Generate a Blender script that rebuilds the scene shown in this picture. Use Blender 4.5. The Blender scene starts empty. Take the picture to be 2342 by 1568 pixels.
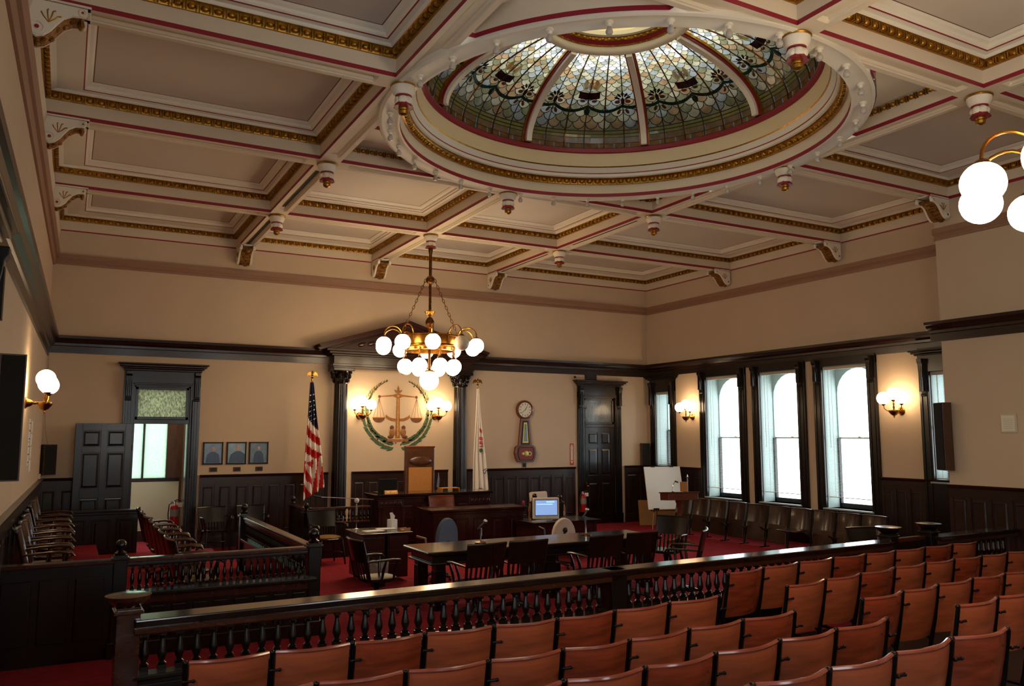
import bpy, bmesh, math, random
from mathutils import Vector, Matrix
random.seed(7)
PI = math.pi
scene = bpy.context.scene
COL = scene.collection

# ------------------------------------------------------------------ camera
cam_d = bpy.data.cameras.new('camera')
cam = bpy.data.objects.new('camera', cam_d); COL.objects.link(cam)
cam.location = (0.358, -17.613, 2.247)
cam.rotation_euler = (PI/2 + 0.1126, 0.0, -0.4997)
cam_d.sensor_fit = 'HORIZONTAL'; cam_d.sensor_width = 36.0
cam_d.lens = 1865.7*36.0/2342.0
cam_d.clip_start = 0.05; cam_d.clip_end = 200
scene.camera = cam

# ------------------------------------------------------------------ world, exposure
SKY = 4.8
world = bpy.data.worlds.new('overcast_sky'); scene.world = world
world.use_nodes = True
bg = world.node_tree.nodes['Background']
bg.inputs['Color'].default_value = (0.90, 0.96, 1.0, 1); bg.inputs['Strength'].default_value = SKY
vs = scene.view_settings
vs.view_transform = 'Standard'; vs.look = 'None'; vs.gamma = 1.0; vs.use_curve_mapping = False
vs.exposure = 0.38
LAMP = 14.5            # radiance of the lit opal globes

# ------------------------------------------------------------------ materials
def lin(c):
    return tuple((x/12.92 if x <= 0.04045 else ((x+0.055)/1.055)**2.4) for x in c)
MATS = {}
def mat(name, col, rough=0.5, metal=0.0, var=0.0, scale=6.0, stretch=(1, 1, 1), bump=0.0, bscale=None,
        coat=0.0, spec=0.5, col2=None, alpha=None):
    m = bpy.data.materials.new(name); m.use_nodes = True
    nt = m.node_tree; p = nt.nodes['Principled BSDF']
    c = lin(col)
    p.inputs['Base Color'].default_value = (*c, 1); p.inputs['Roughness'].default_value = rough
    p.inputs['Metallic'].default_value = metal; p.inputs['Specular IOR Level'].default_value = spec
    if coat: p.inputs['Coat Weight'].default_value = coat; p.inputs['Coat Roughness'].default_value = 0.12
    if var or bump:
        tc = nt.nodes.new('ShaderNodeTexCoord'); mp = nt.nodes.new('ShaderNodeMapping')
        mp.inputs['Scale'].default_value = stretch
        nt.links.new(tc.outputs['Object'], mp.inputs['Vector'])
    if var:
        n = nt.nodes.new('ShaderNodeTexNoise'); n.inputs['Scale'].default_value = scale; n.inputs['Detail'].default_value = 4
        nt.links.new(mp.outputs['Vector'], n.inputs['Vector'])
        r = nt.nodes.new('ShaderNodeValToRGB')
        c2 = lin(col2) if col2 else tuple(x*(1-var) for x in c)
        c1 = c if col2 else tuple(min(1, x*(1+var)) for x in c)
        r.color_ramp.elements[0].color = (*c2, 1); r.color_ramp.elements[0].position = 0.3
        r.color_ramp.elements[1].color = (*c1, 1); r.color_ramp.elements[1].position = 0.7
        nt.links.new(n.outputs['Fac'], r.inputs['Fac']); nt.links.new(r.outputs['Color'], p.inputs['Base Color'])
    if bump:
        n2 = nt.nodes.new('ShaderNodeTexNoise'); n2.inputs['Scale'].default_value = bscale or scale*4
        nt.links.new(mp.outputs['Vector'], n2.inputs['Vector'])
        b = nt.nodes.new('ShaderNodeBump'); b.inputs['Strength'].default_value = bump; b.inputs['Distance'].default_value = 0.02
        nt.links.new(n2.outputs['Fac'], b.inputs['Height']); nt.links.new(b.outputs['Normal'], p.inputs['Normal'])
    MATS[name] = m
    return m
def emit_mat(name, col, strength):
    m = bpy.data.materials.new(name); m.use_nodes = True
    p = m.node_tree.nodes['Principled BSDF']
    p.inputs['Base Color'].default_value = (0.8, 0.78, 0.7, 1); p.inputs['Roughness'].default_value = 0.3
    p.inputs['Emission Color'].default_value = (*col, 1); p.inputs['Emission Strength'].default_value = strength
    MATS[name] = m; return m
def glass_mat(name, tint=(1, 1, 1), gloss=0.06):
    m = bpy.data.materials.new(name); m.use_nodes = True; nt = m.node_tree
    nt.nodes.remove(nt.nodes['Principled BSDF'])
    out = nt.nodes['Material Output']
    t = nt.nodes.new('ShaderNodeBsdfTransparent'); t.inputs['Color'].default_value = (*tint, 1)
    g = nt.nodes.new('ShaderNodeBsdfGlossy'); g.inputs['Roughness'].default_value = 0.03
    mx = nt.nodes.new('ShaderNodeMixShader'); mx.inputs['Fac'].default_value = gloss
    nt.links.new(t.outputs[0], mx.inputs[1]); nt.links.new(g.outputs[0], mx.inputs[2]); nt.links.new(mx.outputs[0], out.inputs['Surface'])
    MATS[name] = m; return m
def frosted_mat(name, tcol, trans=0.8, gloss=0.1, bump=0.0, scale=40.0, stretch=(1, 1, 1), var=0.0, rough=0.2):
    """diffusing glass: translucent + diffuse + a little gloss, with an optional ripple"""
    m = bpy.data.materials.new(name); m.use_nodes = True; nt = m.node_tree
    nt.nodes.remove(nt.nodes['Principled BSDF']); out = nt.nodes['Material Output']
    tr = nt.nodes.new('ShaderNodeBsdfTranslucent'); df = nt.nodes.new('ShaderNodeBsdfDiffuse'); gl = nt.nodes.new('ShaderNodeBsdfGlossy')
    gl.inputs['Roughness'].default_value = rough
    c = lin(tcol)
    for n in (tr, df): n.inputs['Color'].default_value = (*c, 1)
    m1 = nt.nodes.new('ShaderNodeMixShader'); m1.inputs['Fac'].default_value = 1-trans
    m2 = nt.nodes.new('ShaderNodeMixShader'); m2.inputs['Fac'].default_value = gloss
    nt.links.new(tr.outputs[0], m1.inputs[1]); nt.links.new(df.outputs[0], m1.inputs[2])
    nt.links.new(m1.outputs[0], m2.inputs[1]); nt.links.new(gl.outputs[0], m2.inputs[2]); nt.links.new(m2.outputs[0], out.inputs['Surface'])
    if bump or var:
        tc = nt.nodes.new('ShaderNodeTexCoord'); mp = nt.nodes.new('ShaderNodeMapping'); mp.inputs['Scale'].default_value = stretch
        ns = nt.nodes.new('ShaderNodeTexNoise'); ns.inputs['Scale'].default_value = scale; ns.inputs['Detail'].default_value = 3
        nt.links.new(tc.outputs['Object'], mp.inputs['Vector']); nt.links.new(mp.outputs['Vector'], ns.inputs['Vector'])
        if bump:
            b = nt.nodes.new('ShaderNodeBump'); b.inputs['Strength'].default_value = bump; b.inputs['Distance'].default_value = 0.02
            nt.links.new(ns.outputs['Fac'], b.inputs['Height'])
            for n in (tr, df, gl): nt.links.new(b.outputs['Normal'], n.inputs['Normal'])
        if var:
            r = nt.nodes.new('ShaderNodeValToRGB')
            r.color_ramp.elements[0].color = (*[x*(1-var) for x in c], 1); r.color_ramp.elements[0].position = 0.35
            r.color_ramp.elements[1].color = (*[min(1, x*(1+var)) for x in c], 1); r.color_ramp.elements[1].position = 0.65
            nt.links.new(ns.outputs['Fac'], r.inputs['Fac'])
            for n in (tr, df): nt.links.new(r.outputs['Color'], n.inputs['Color'])
    MATS[name] = m; return m

mat('wall_paint', (0.80, 0.71, 0.60), 0.75, var=0.03, scale=1.2)
mat('cream_paint', (0.86, 0.80, 0.70), 0.6, var=0.03, scale=1.5)
mat('white_paint', (0.90, 0.87, 0.80), 0.5, var=0.02, scale=2)
mat('panel_paint', (0.80, 0.755, 0.70), 0.7, var=0.03, scale=0.8)
mat('drum_paint', (0.87, 0.79, 0.63), 0.6)
mat('brown_paint', (0.60, 0.455, 0.36), 0.6, var=0.04, scale=3)
mat('crimson_paint', (0.56, 0.10, 0.17), 0.5)
mat('brown_line', (0.42, 0.27, 0.22), 0.6)
mat('gilding', (0.66, 0.48, 0.16), 0.34, metal=0.85, var=0.25, scale=14, bump=0.15)
mat('gilt_red', (0.40, 0.22, 0.10), 0.42, metal=0.6, var=0.45, scale=22, bump=0.9, bscale=38, col2=(0.62, 0.45, 0.16))
mat('dark_oak', (0.155, 0.088, 0.066), 0.33, var=0.35, scale=7, stretch=(2, 2, 0.6), coat=0.10, spec=0.4)
mat('dark_oak_x', (0.165, 0.094, 0.068), 0.30, var=0.35, scale=7, stretch=(0.5, 3, 3), coat=0.12, spec=0.4)
mat('black_oak', (0.085, 0.052, 0.042), 0.27, var=0.3, scale=8, stretch=(2, 2, 0.7), coat=0.15, spec=0.4)
mat('rail_oak', (0.27, 0.13, 0.068), 0.22, var=0.45, scale=9, stretch=(1, 5, 5), coat=0.6, col2=(0.18, 0.085, 0.05))
mat('top_oak', (0.115, 0.062, 0.046), 0.15, var=0.25, scale=6, stretch=(1, 4, 4), coat=0.45)
mat('bench_oak', (0.195, 0.075, 0.060), 0.25, var=0.35, scale=7, stretch=(0.6, 3, 3), coat=0.35)
mat('seat_ply', (0.57, 0.285, 0.175), 0.28, var=0.30, scale=4, stretch=(0.5, 2, 5), coat=0.35, bump=0.03)
mat('seat_ply_b', (0.49, 0.205, 0.12), 0.26, var=0.34, scale=5, stretch=(0.6, 2, 4), coat=0.35, bump=0.03)
mat('seat_edge', (0.50, 0.23, 0.17), 0.2, var=0.25, scale=5, stretch=(0.5, 2, 2), coat=0.6)
mat('old_ply', (0.21, 0.13, 0.085), 0.20, var=0.4, scale=6, stretch=(2, 2, 0.5), coat=0.6)
mat('jury_wood', (0.23, 0.105, 0.06), 0.22, var=0.35, scale=8, stretch=(2, 2, 0.6), coat=0.6)
mat('honey_oak', (0.55, 0.36, 0.19), 0.4, var=0.2, scale=5, stretch=(3, 3, 0.5))
mat('lectern_wood', (0.36, 0.16, 0.09), 0.3, var=0.3, scale=7, stretch=(0.6, 3, 3), coat=0.3)
mat('iron', (0.045, 0.045, 0.05), 0.32, metal=0.6)
mat('black_plastic', (0.05, 0.05, 0.055), 0.4)
mat('speaker_cloth', (0.06, 0.05, 0.045), 0.9, bump=0.2, scale=60)
mat('walnut', (0.30, 0.19, 0.12), 0.4, var=0.25, scale=8, stretch=(3, 3, 0.5))
mat('carpet', (0.57, 0.155, 0.19), 0.95, var=0.18, scale=9, bump=0.5, bscale=160, spec=0.1)
mat('brass', (0.66, 0.47, 0.20), 0.25, metal=1.0, var=0.15, scale=9)
mat('old_brass', (0.42, 0.28, 0.13), 0.32, metal=1.0, var=0.25, scale=9)
mat('chrome', (0.82, 0.84, 0.86), 0.15, metal=1.0)
mat('white_plastic', (0.88, 0.87, 0.83), 0.45)
mat('crt_beige', (0.84, 0.80, 0.73), 0.45)
mat('opal_unlit', (0.86, 0.80, 0.70), 0.25)
mat('clear_bulb', (0.72, 0.70, 0.66), 0.1)
mat('blind_slat', (0.84, 0.84, 0.80), 0.5)
mat('reveal_paint', (0.60, 0.66, 0.64), 0.6)
mat('headrail', (0.80, 0.74, 0.64), 0.5)
mat('leather', (0.30, 0.17, 0.09), 0.3, var=0.3, scale=9, bump=0.1, coat=0.2)
mat('cane_panel', (0.66, 0.43, 0.17), 0.55, var=0.08, scale=30)
mat('blue_cloth', (0.33, 0.38, 0.46), 0.85, bump=0.2, scale=50)
mat('cream_cloth', (0.80, 0.73, 0.66), 0.85, bump=0.2, scale=50)
mat('gold_cloth', (0.52, 0.38, 0.18), 0.8, bump=0.2, scale=40)
mat('paper', (0.92, 0.92, 0.90), 0.7)
mat('ink', (0.10, 0.09, 0.09), 0.7)
mat('sheet_plastic', (0.62, 0.62, 0.60), 0.35, var=0.25, scale=14, bump=0.5)
mat('board_black', (0.075, 0.07, 0.07), 0.6)
mat('red_frame', (0.33, 0.15, 0.12), 0.45)
mat('fire_red', (0.66, 0.05, 0.04), 0.3)
mat('sign_red', (0.75, 0.13, 0.13), 0.5)
mat('flag_red', (0.72, 0.10, 0.10), 0.8)
mat('flag_white', (0.90, 0.87, 0.83), 0.8)
mat('flag_blue', (0.09, 0.11, 0.25), 0.8)
mat('leaf_green', (0.27, 0.36, 0.25), 0.75, var=0.35, scale=20)
mat('leaf_olive', (0.50, 0.47, 0.25), 0.75, var=0.3, scale=20)
mat('berry', (0.40, 0.20, 0.14), 0.75)
mat('emblem_gold', (0.60, 0.38, 0.16), 0.55, var=0.3, scale=14)
mat('emblem_dark', (0.40, 0.22, 0.09), 0.6, var=0.3, scale=14)
mat('emblem_light', (0.74, 0.54, 0.26), 0.55, var=0.2, scale=14)
mat('dial', (0.90, 0.88, 0.80), 0.4)
mat('dial_gold', (0.75, 0.66, 0.38), 0.3, metal=0.6)
mat('clock_case', (0.42, 0.21, 0.12), 0.3, var=0.3, scale=10, stretch=(3, 3, 0.6), coat=0.4)
mat('clock_red', (0.50, 0.12, 0.09), 0.35)
mat('cardboard', (0.60, 0.44, 0.24), 0.75, var=0.12, scale=2)
mat('hall_paint', (0.80, 0.79, 0.70), 0.7)
mat('photo_a', (0.45, 0.55, 0.68), 0.25, var=0.2, scale=9)
mat('photo_b', (0.52, 0.66, 0.74), 0.25, var=0.15, scale=9)
mat('photo_c', (0.43, 0.52, 0.60), 0.25, var=0.2, scale=9)
mat('robe', (0.20, 0.30, 0.42), 0.3, var=0.15, scale=10)
mat('skin_print', (0.75, 0.62, 0.60), 0.35)
mat('lead', (0.06, 0.055, 0.05), 0.5)
mat('label_tin', (0.55, 0.53, 0.48), 0.4)
mat('stucco_attic', (0.30, 0.29, 0.27), 0.9)
mat('public_dark', (0.16, 0.085, 0.07), 0.5, var=0.3, scale=5, stretch=(0.5, 4, 1))  # dark floor colour stands in for the darkness between the seat rows
emit_mat('opal_lit', (0.95, 0.71, 0.44), LAMP)
emit_mat('opal_lit_sconce', (0.96, 0.68, 0.40), LAMP*0.85)
emit_mat('crt_blue', (0.07, 0.27, 0.66), 0.75)
emit_mat('crt_text', (0.30, 0.70, 0.95), 0.85)
glass_mat('pane_glass', (0.97, 0.99, 1.0), 0.04)
frosted_mat('ribbed_glass', (0.74, 0.82, 0.75), 0.85, 0.08, var=0.10, scale=24, bump=0.3, stretch=(3, 3, 1))
frosted_mat('hammered_glass', (0.72, 0.75, 0.65), 0.75, 0.12, bump=1.0, scale=30, stretch=(1.4, 1, 0.7), var=0.45)
mat('dark_rippled_glass', (0.30, 0.33, 0.33), 0.12, bump=0.9, scale=30, bscale=34, stretch=(1.5, 1, 0.5), coat=0.4)
frosted_mat('glass_white', (0.93, 0.94, 0.91), 0.9, 0.05, var=0.12, scale=7)
frosted_mat('glass_cream', (0.78, 0.75, 0.62), 0.80, 0.05, var=0.16, scale=7)
frosted_mat('glass_amber', (0.70, 0.58, 0.42), 0.80, 0.05, var=0.2, scale=7)
frosted_mat('glass_grey', (0.66, 0.68, 0.65), 0.80, 0.05, var=0.15, scale=7)
frosted_mat('glass_olive', (0.58, 0.57, 0.43), 0.80, 0.05, var=0.2, scale=7)
frosted_mat('glass_green', (0.08, 0.24, 0.20), 0.8, 0.05, var=0.3, scale=12)
frosted_mat('glass_plum', (0.16, 0.09, 0.12), 0.8, 0.05, var=0.3, scale=12)
frosted_mat('glass_rose', (0.42, 0.24, 0.20), 0.8, 0.05, var=0.3, scale=12)
frosted_mat('glass_yellow', (0.70, 0.68, 0.36), 0.8, 0.05, var=0.15, scale=12)
frosted_mat('glass_brick', (0.72, 0.48, 0.24), 0.8, 0.05, var=0.3, scale=9)
frosted_mat('skylight_glass', (0.80, 0.76, 0.62), 0.9, 0.03)

# ------------------------------------------------------------------ mesh builder
class B:
    def __init__(self): self.v = []; self.f = []
    def add(self, v, f):
        o = len(self.v); self.v += [tuple(p) for p in v]; self.f += [tuple(i+o for i in q) for q in f]; return self
    def box(self, x0, y0, z0, x1, y1, z1, M=None):
        v = [(x0,y0,z0),(x1,y0,z0),(x1,y1,z0),(x0,y1,z0),(x0,y0,z1),(x1,y0,z1),(x1,y1,z1),(x0,y1,z1)]
        if M is not None: v = [M @ Vector(p) for p in v]
        return self.add(v, [(3,2,1,0),(4,5,6,7),(0,1,5,4),(1,2,6,5),(2,3,7,6),(3,0,4,7)])
    def cbox(self, c, s, M=None):
        return self.box(c[0]-s[0]/2, c[1]-s[1]/2, c[2]-s[2]/2, c[0]+s[0]/2, c[1]+s[1]/2, c[2]+s[2]/2, M)
    def prism(self, pts, O, U, V, W):
        O, U, V, W = Vector(O), Vector(U), Vector(V), Vector(W); n = len(pts)
        a = [O+U*p[0]+V*p[1] for p in pts]; b = [p+W for p in a]
        f = [tuple(range(n-1, -1, -1)), tuple(range(n, 2*n))]
        f += [(i, (i+1) % n, n+(i+1) % n, n+i) for i in range(n)]
        return self.add(a+b, f)
    def lathe(self, prof, c=(0,0,0), n=16, M=None, a0=0.0, a1=2*PI, cap=True):
        full = abs(a1-a0-2*PI) < 1e-6; m = n if full else n+1
        v = []
        for r, z in prof:
            for k in range(m):
                a = a0+(a1-a0)*k/n; v.append(Vector((r*math.cos(a), r*math.sin(a), z)))
        f = []
        for i in range(len(prof)-1):
            for k in range(n):
                k2 = (k+1) % m
                f.append((i*m+k, i*m+k2, (i+1)*m+k2, (i+1)*m+k))
        if cap and full:
            if prof[0][0] > 1e-5: f.append(tuple(range(m-1, -1, -1)))
            if prof[-1][0] > 1e-5: f.append(tuple((len(prof)-1)*m+k for k in range(m)))
        if M is not None: v = [M @ p for p in v]
        c = Vector(c); return self.add([p+c for p in v], f)
    def tube(self, pts, r, n=8, closed=False, flat=None):
        pts = [Vector(p) for p in pts]; N = len(pts)
        rs = r if isinstance(r, (list, tuple)) else [r]*N
        v = []; up = Vector((0, 0, 1)); prev = None
        for i, p in enumerate(pts):
            if closed: t = pts[(i+1) % N]-pts[i-1]
            else: t = pts[min(i+1, N-1)]-pts[max(i-1, 0)]
            t = t.normalized() if t.length > 1e-9 else Vector((0, 0, 1))
            if prev is None:
                s = t.cross(up)
                if s.length < 1e-3: s = t.cross(Vector((1, 0, 0)))
            else:
                s = prev-t*prev.dot(t)
                if s.length < 1e-4: s = t.cross(up)
            s.normalize(); prev = s; w = s.cross(t)
            for k in range(n):
                a = 2*PI*k/n; v.append(p+(s*math.cos(a)+w*math.sin(a)*(flat or 1))*rs[i])
        f = []
        for i in range(N if closed else N-1):
            j = (i+1) % N
            for k in range(n): f.append((i*n+k, i*n+(k+1) % n, j*n+(k+1) % n, j*n+k))
        if not closed: f += [tuple(range(n-1, -1, -1)), tuple((N-1)*n+k for k in range(n))]
        return self.add(v, f)
    def sphere(self, c, r, nu=12, nv=8, s=(1, 1, 1), M=None):
        prof = [(max(1e-6, math.sin(PI*i/nv))*r, -math.cos(PI*i/nv)*r) for i in range(nv+1)]
        S = Matrix.Diagonal((*s, 1)); S = (M @ S) if M is not None else S
        return self.lathe(prof, c, nu, M=S, cap=False)
    def loft(self, rings, closed=True, cap=False):
        n = len(rings[0]); v = [p for r in rings for p in r]; f = []
        for i in range(len(rings)-1):
            for k in range(n if closed else n-1):
                k2 = (k+1) % n; f.append((i*n+k, i*n+k2, (i+1)*n+k2, (i+1)*n+k))
        if cap: f += [tuple(range(n-1, -1, -1)), tuple((len(rings)-1)*n+k for k in range(n))]
        return self.add(v, f)
    def build(self, name, material, parent=None, smooth=False, bevel=0.0, kind=None, loc=None, rot=None, seg=2):
        me = mesh_from(self.v, self.f, name, material, smooth)
        return link(name, me, parent, bevel, kind, loc, rot, seg)
def mesh_from(v, f, name, material, smooth=False):
    me = bpy.data.meshes.new(name); me.from_pydata(v, [], f)
    bm = bmesh.new(); bm.from_mesh(me)
    bmesh.ops.remove_doubles(bm, verts=bm.verts, dist=1e-5)
    bmesh.ops.recalc_face_normals(bm, faces=bm.faces); bm.to_mesh(me); bm.free()
    me.materials.append(MATS[material])
    if smooth:
        me.polygons.foreach_set('use_smooth', [True]*len(me.polygons))
        try: me.set_sharp_from_angle(angle=math.radians(42))
        except Exception: pass
    me.update(); return me
def link(name, me, parent=None, bevel=0.0, kind=None, loc=None, rot=None, seg=2):
    o = bpy.data.objects.new(name, me); COL.objects.link(o)
    if parent is not None: o.parent = parent
    if loc is not None: o.location = loc
    if rot is not None: o.rotation_euler = rot
    if kind: o['kind'] = kind
    if bevel:
        b = o.modifiers.new('bevel', 'BEVEL'); b.width = bevel; b.segments = seg; b.limit_method = 'ANGLE'; b.angle_limit = math.radians(40)
    return o
def tag(o, label, cat, group=None):
    o['label'] = label; o['category'] = cat
    if group: o['group'] = group
    return o
def thing(name, label, cat, loc=(0, 0, 0), rz=0.0, group=None):
    o = bpy.data.objects.new(name, None); COL.objects.link(o); o.empty_display_size = 0.1
    o.location = loc; o.rotation_euler = (0, 0, rz)
    return tag(o, label, cat, group)
def struct(name, b=None, material=None, bevel=0.0, rz=0.0, smooth=False):
    if b is None:
        o = bpy.data.objects.new(name, None); COL.objects.link(o)
    else: o = b.build(name, material, None, smooth, bevel)
    o['kind'] = 'structure'; o.rotation_euler = (0, 0, rz)
    return o
def dup(root, loc, rz=None, label=None, group=None, scale=None):
    r = root.copy(); COL.objects.link(r); r.location = loc
    if rz is not None: r.rotation_euler = (0, 0, rz)
    if scale: r.scale = scale
    if label: r['label'] = label
    if group: r['group'] = group
    for ch in list(root.children):
        c = ch.copy(); COL.objects.link(c); c.parent = r
        for g in list(ch.children):
            d = g.copy(); COL.objects.link(d); d.parent = c
    return r
def RZ(a): return Matrix.Rotation(a, 4, 'Z')
def RX(a): return Matrix.Rotation(a, 4, 'X')
def RY(a): return Matrix.Rotation(a, 4, 'Y')
def T(x, y, z): return Matrix.Translation((x, y, z))
X, Y, Z = Vector((1, 0, 0)), Vector((0, 1, 0)), Vector((0, 0, 1))
# ================================================================== SETTING
W = 14.16; PX = 13.09; PY = -9.2; REAR = -20.0; SK = -0.019     # right wall, pier face, pier corner, rear wall, skew of the left wall
ZT = 6.75
def xl(y): return -SK*y if False else 0.019*y
# ---- floor and its raised parts
fl = struct('floor', B().box(-0.8, REAR-0.3, -0.12, W+0.6, 3.2, 0.0), 'carpet')
fl['label'] = 'red carpeted floor'
def step(x0, x1, y0, y1, z, name='step'):
    return B().box(x0, y0, 0.0, x1, y1, z).build(name, 'carpet', fl, bevel=0.008)
for a_, b_, c_ in ((-14.12, -13.27, 0.13), (-15.0, -14.12, 0.24), (-15.9, -15.0, 0.37), (REAR, -15.9, 0.50)):
    B().box(-0.5, a_, 0.0, PX+0.3, b_, c_).build('step', 'public_dark', fl, bevel=0.008)
B().box(1.05, -13.27, 0.0, PX, -10.75, 0.006).build('dark_sheet', 'public_dark', fl)  # thin dark sheet over the carpet, darkens the gaps under the seats
step(0.95, 2.86, -7.98, -1.42, 0.18, 'jury_platform'); step(-0.12, 0.95, -7.98, -1.42, 0.36, 'jury_platform')
step(5.35, 8.95, -2.32, -0.03, 0.30, 'judge_platform'); step(4.05, 5.35, -2.35, -0.03, 0.16, 'witness_platform')
step(8.95, 10.2, -2.6, -0.03, 0.16, 'witness_platform')
# ---- plaster walls
def wall_with_holes(name, L, holes, thick, material, origin, rz, H=ZT):
    """local frame: x along, wall body from y=0 to y=thick, holes = (x0,x1,z0,z1)"""
    b = B(); xs = [0]
    for h in sorted(holes):
        b.box(xs[-1], 0, 0, h[0], thick, H)
        if h[2] > 0: b.box(h[0], 0, 0, h[1], thick, h[2])
        b.box(h[0], 0, h[3], h[1], thick, H); xs.append(h[1])
    b.box(xs[-1], 0, 0, L, thick, H)
    o = struct(name, b, material); o.location = origin; o.rotation_euler = (0, 0, rz); return o
D1 = (1.53, 2.56, 0.0, 3.22); D2 = (12.06, 13.04, 0.0, 3.22)
wall_with_holes('wall_back', W+0.5, [D1, D2], 0.25, 'wall_paint', (0, 0, 0), 0)
WINS = [(0.34, 0.95, 1.42, 3.38, 0), (2.30, 3.43, 0.78, 3.66, 1), (4.07, 5.17, 0.78, 3.66, 1), (5.83, 6.92, 0.78, 3.66, 1), (8.24, 8.90, 1.42, 3.40, 0)]
wall_with_holes('wall_right', -PY, [(a, b_, c, d) for a, b_, c, d, e in WINS], 0.46, 'wall_paint', (W, 0, 0), -PI/2)
LW = [(1.8, 3.2, 1.5, 3.72), (4.1, 5.5, 1.5, 3.72), (6.3, 7.6, 1.5, 3.72)]; PW = []
wl = wall_with_holes('wall_left', 20.3, LW, 0.3, 'wall_paint', (0.019*REAR, REAR, 0), PI/2+SK)
wp = wall_with_holes('wall_pier', -REAR+PY, PW, 0.4, 'wall_paint', (PX, PY, 0), -PI/2)
B().box(-0.0, 0.4, 0, 0.15, W+0.5-PX, ZT).build('pier_return', 'wall_paint', wp)
RW = [(7.0, 8.5, 1.2, 4.4), (10.6, 12.1, 1.2, 4.4)]
wr = wall_with_holes('wall_rear', 14.4, RW, 0.4, 'wall_paint', (PX+0.6, REAR, 0), PI)
# ---- painted picture rail under the ceiling frieze
def wall_prism(name, prof, L, origin, rz, material, parent=None, kind='structure', smooth=False):
    b = B().prism(prof, (0, 0, 0), -Y, Z, X*L)
    o = b.build(name, material, parent, smooth); o.location = origin; o.rotation_euler = (0, 0, rz)
    if kind: o['kind'] = kind
    return o
prail = [(-0.02, 5.50), (0.03, 5.50), (0.035, 5.545), (0.015, 5.555), (0.02, 5.575), (0.055, 5.62), (0.06, 5.70), (-0.02, 5.70)]
t_n = [0]
def trim(prof, L, origin, rz, material, smooth=False):
    t_n[0] += 1
    return wall_prism('trim_%d' % t_n[0], prof, L, origin, rz, material, smooth=smooth)
trim(prail, W, (0, 0, 0), 0, 'brown_paint'); trim(prail, -PY, (W, 0, 0), -PI/2, 'brown_paint')
trim(prail, 10.8, (PX, PY+0.0, 0), -PI/2, 'brown_paint'); trim(prail, W-PX, (W, PY, 0), PI, 'brown_paint')
lrail = [(-0.02, 5.48), (0.03, 5.48), (0.05, 5.53), (0.02, 5.545), (0.05, 5.60), (0.085, 5.61), (0.055, 5.63), (0.09, 5.70), (0.11, 5.74), (-0.02, 5.74)]
LO = lambda y: (0.019*y, y, 0)
trim(lrail, 20, LO(-20), PI/2+SK, 'brown_paint')
# ---- dark wood cornice
corn = [(-0.02, 3.80), (0.035, 3.80), (0.04, 3.93), (0.065, 3.94), (0.07, 3.985), (0.13, 4.02), (0.16, 4.06), (0.19, 4.07), (0.20, 4.12), (-0.02, 4.12)]
trim(corn, 5.32, (0, 0, 0), 0, 'dark_oak_x'); trim(corn, W-8.82, (8.82, 0, 0), 0, 'dark_oak_x')
trim(corn, -PY, (W, 0, 0), -PI/2, 'dark_oak_x'); trim(corn, 10.9, (PX, PY+0.17, 0), -PI/2, 'dark_oak_x')
lcorn = [(-0.02, 3.74), (0.03, 3.74), (0.035, 3.87), (0.06, 3.88), (0.065, 3.93), (0.12, 3.97), (0.14, 4.03), (0.175, 4.05), (0.18, 4.12), (-0.02, 4.12)]
trim(lcorn, 20, LO(-20), PI/2+SK, 'dark_oak_x')
# ---- wainscot: backing, base, top rail, cap and separate raised panels
PANEL_ME = {}
def wains(n, L, origin, rz, pitch=0.33, H=1.456, material='dark_oak', panels=True):
    t_n[0] += 1
    b = B().box(0, -0.03, 0, L, 0.0, H-0.02)
    o = struct('trim_%d' % t_n[0], b, material); o.location = origin; o.rotation_euler = (0, 0, rz)
    B().prism([(0, H-0.06), (0.05, H-0.055), (0.075, H-0.02), (0.08, H), (0, H)], (0, -0.0, 0), -Y, Z, X*L).build('cap', 'dark_oak_x', o)
    B().prism([(0.028, 0), (0.055, 0), (0.055, 0.2), (0.04, 0.235), (0.028, 0.235)], (0, 0, 0), -Y, Z, X*L).build('base', 'dark_oak_x', o)
    B().box(0, -0.045, H-0.19, L, -0.028, H-0.06).build('top_rail', 'dark_oak_x', o)
    if panels:
        k = max(1, int(round(L/pitch))); w = L/k
        sme = mesh_from(*[*vars(B().box(-0.035, -0.045, 0.235, 0.035, -0.028, H-0.19)).values()], 'stile', material)
        pb = B(); hw = w/2-0.06
        r = lambda d, y: [(-hw+d, y, 0.30+d), (hw-d, y, 0.30+d), (hw-d, y, H-0.24-d), (-hw+d, y, H-0.24-d)]
        pb.loft([r(0, -0.029), r(0, -0.034), r(0.02, -0.044), r(0.035, -0.040)]); pb.add(r(0.035, -0.040), [(0, 1, 2, 3)])
        pme = mesh_from(pb.v, pb.f, 'panel', material)
        for i in range(k+1): link('stile', sme, o, loc=(min(max(i*w, 0.035), L-0.035), 0, 0))
        for i in range(k): link('panel', pme, o, loc=((i+0.5)*w, 0, 0))
    return o
wains(1, 1.28, (0.0, 0, 0), 0); wains(2, 2.62, (2.80, 0, 0), 0); wains(3, 2.30, (5.95, 0, 0), 0)
wains(4, 3.02, (8.76, 0, 0), 0); wains(5, 0.82, (13.34, 0, 0), 0)
for a, b_ in ((0.0, 2.08), (7.12, 8.0), (8.0, 9.2)): wains(6, b_-a, (W, -a, 0), -PI/2)
wains(7, 10.5, (PX, PY, 0), -PI/2)
wains(8, 20, LO(-20), PI/2+SK, H=1.456)
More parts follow.
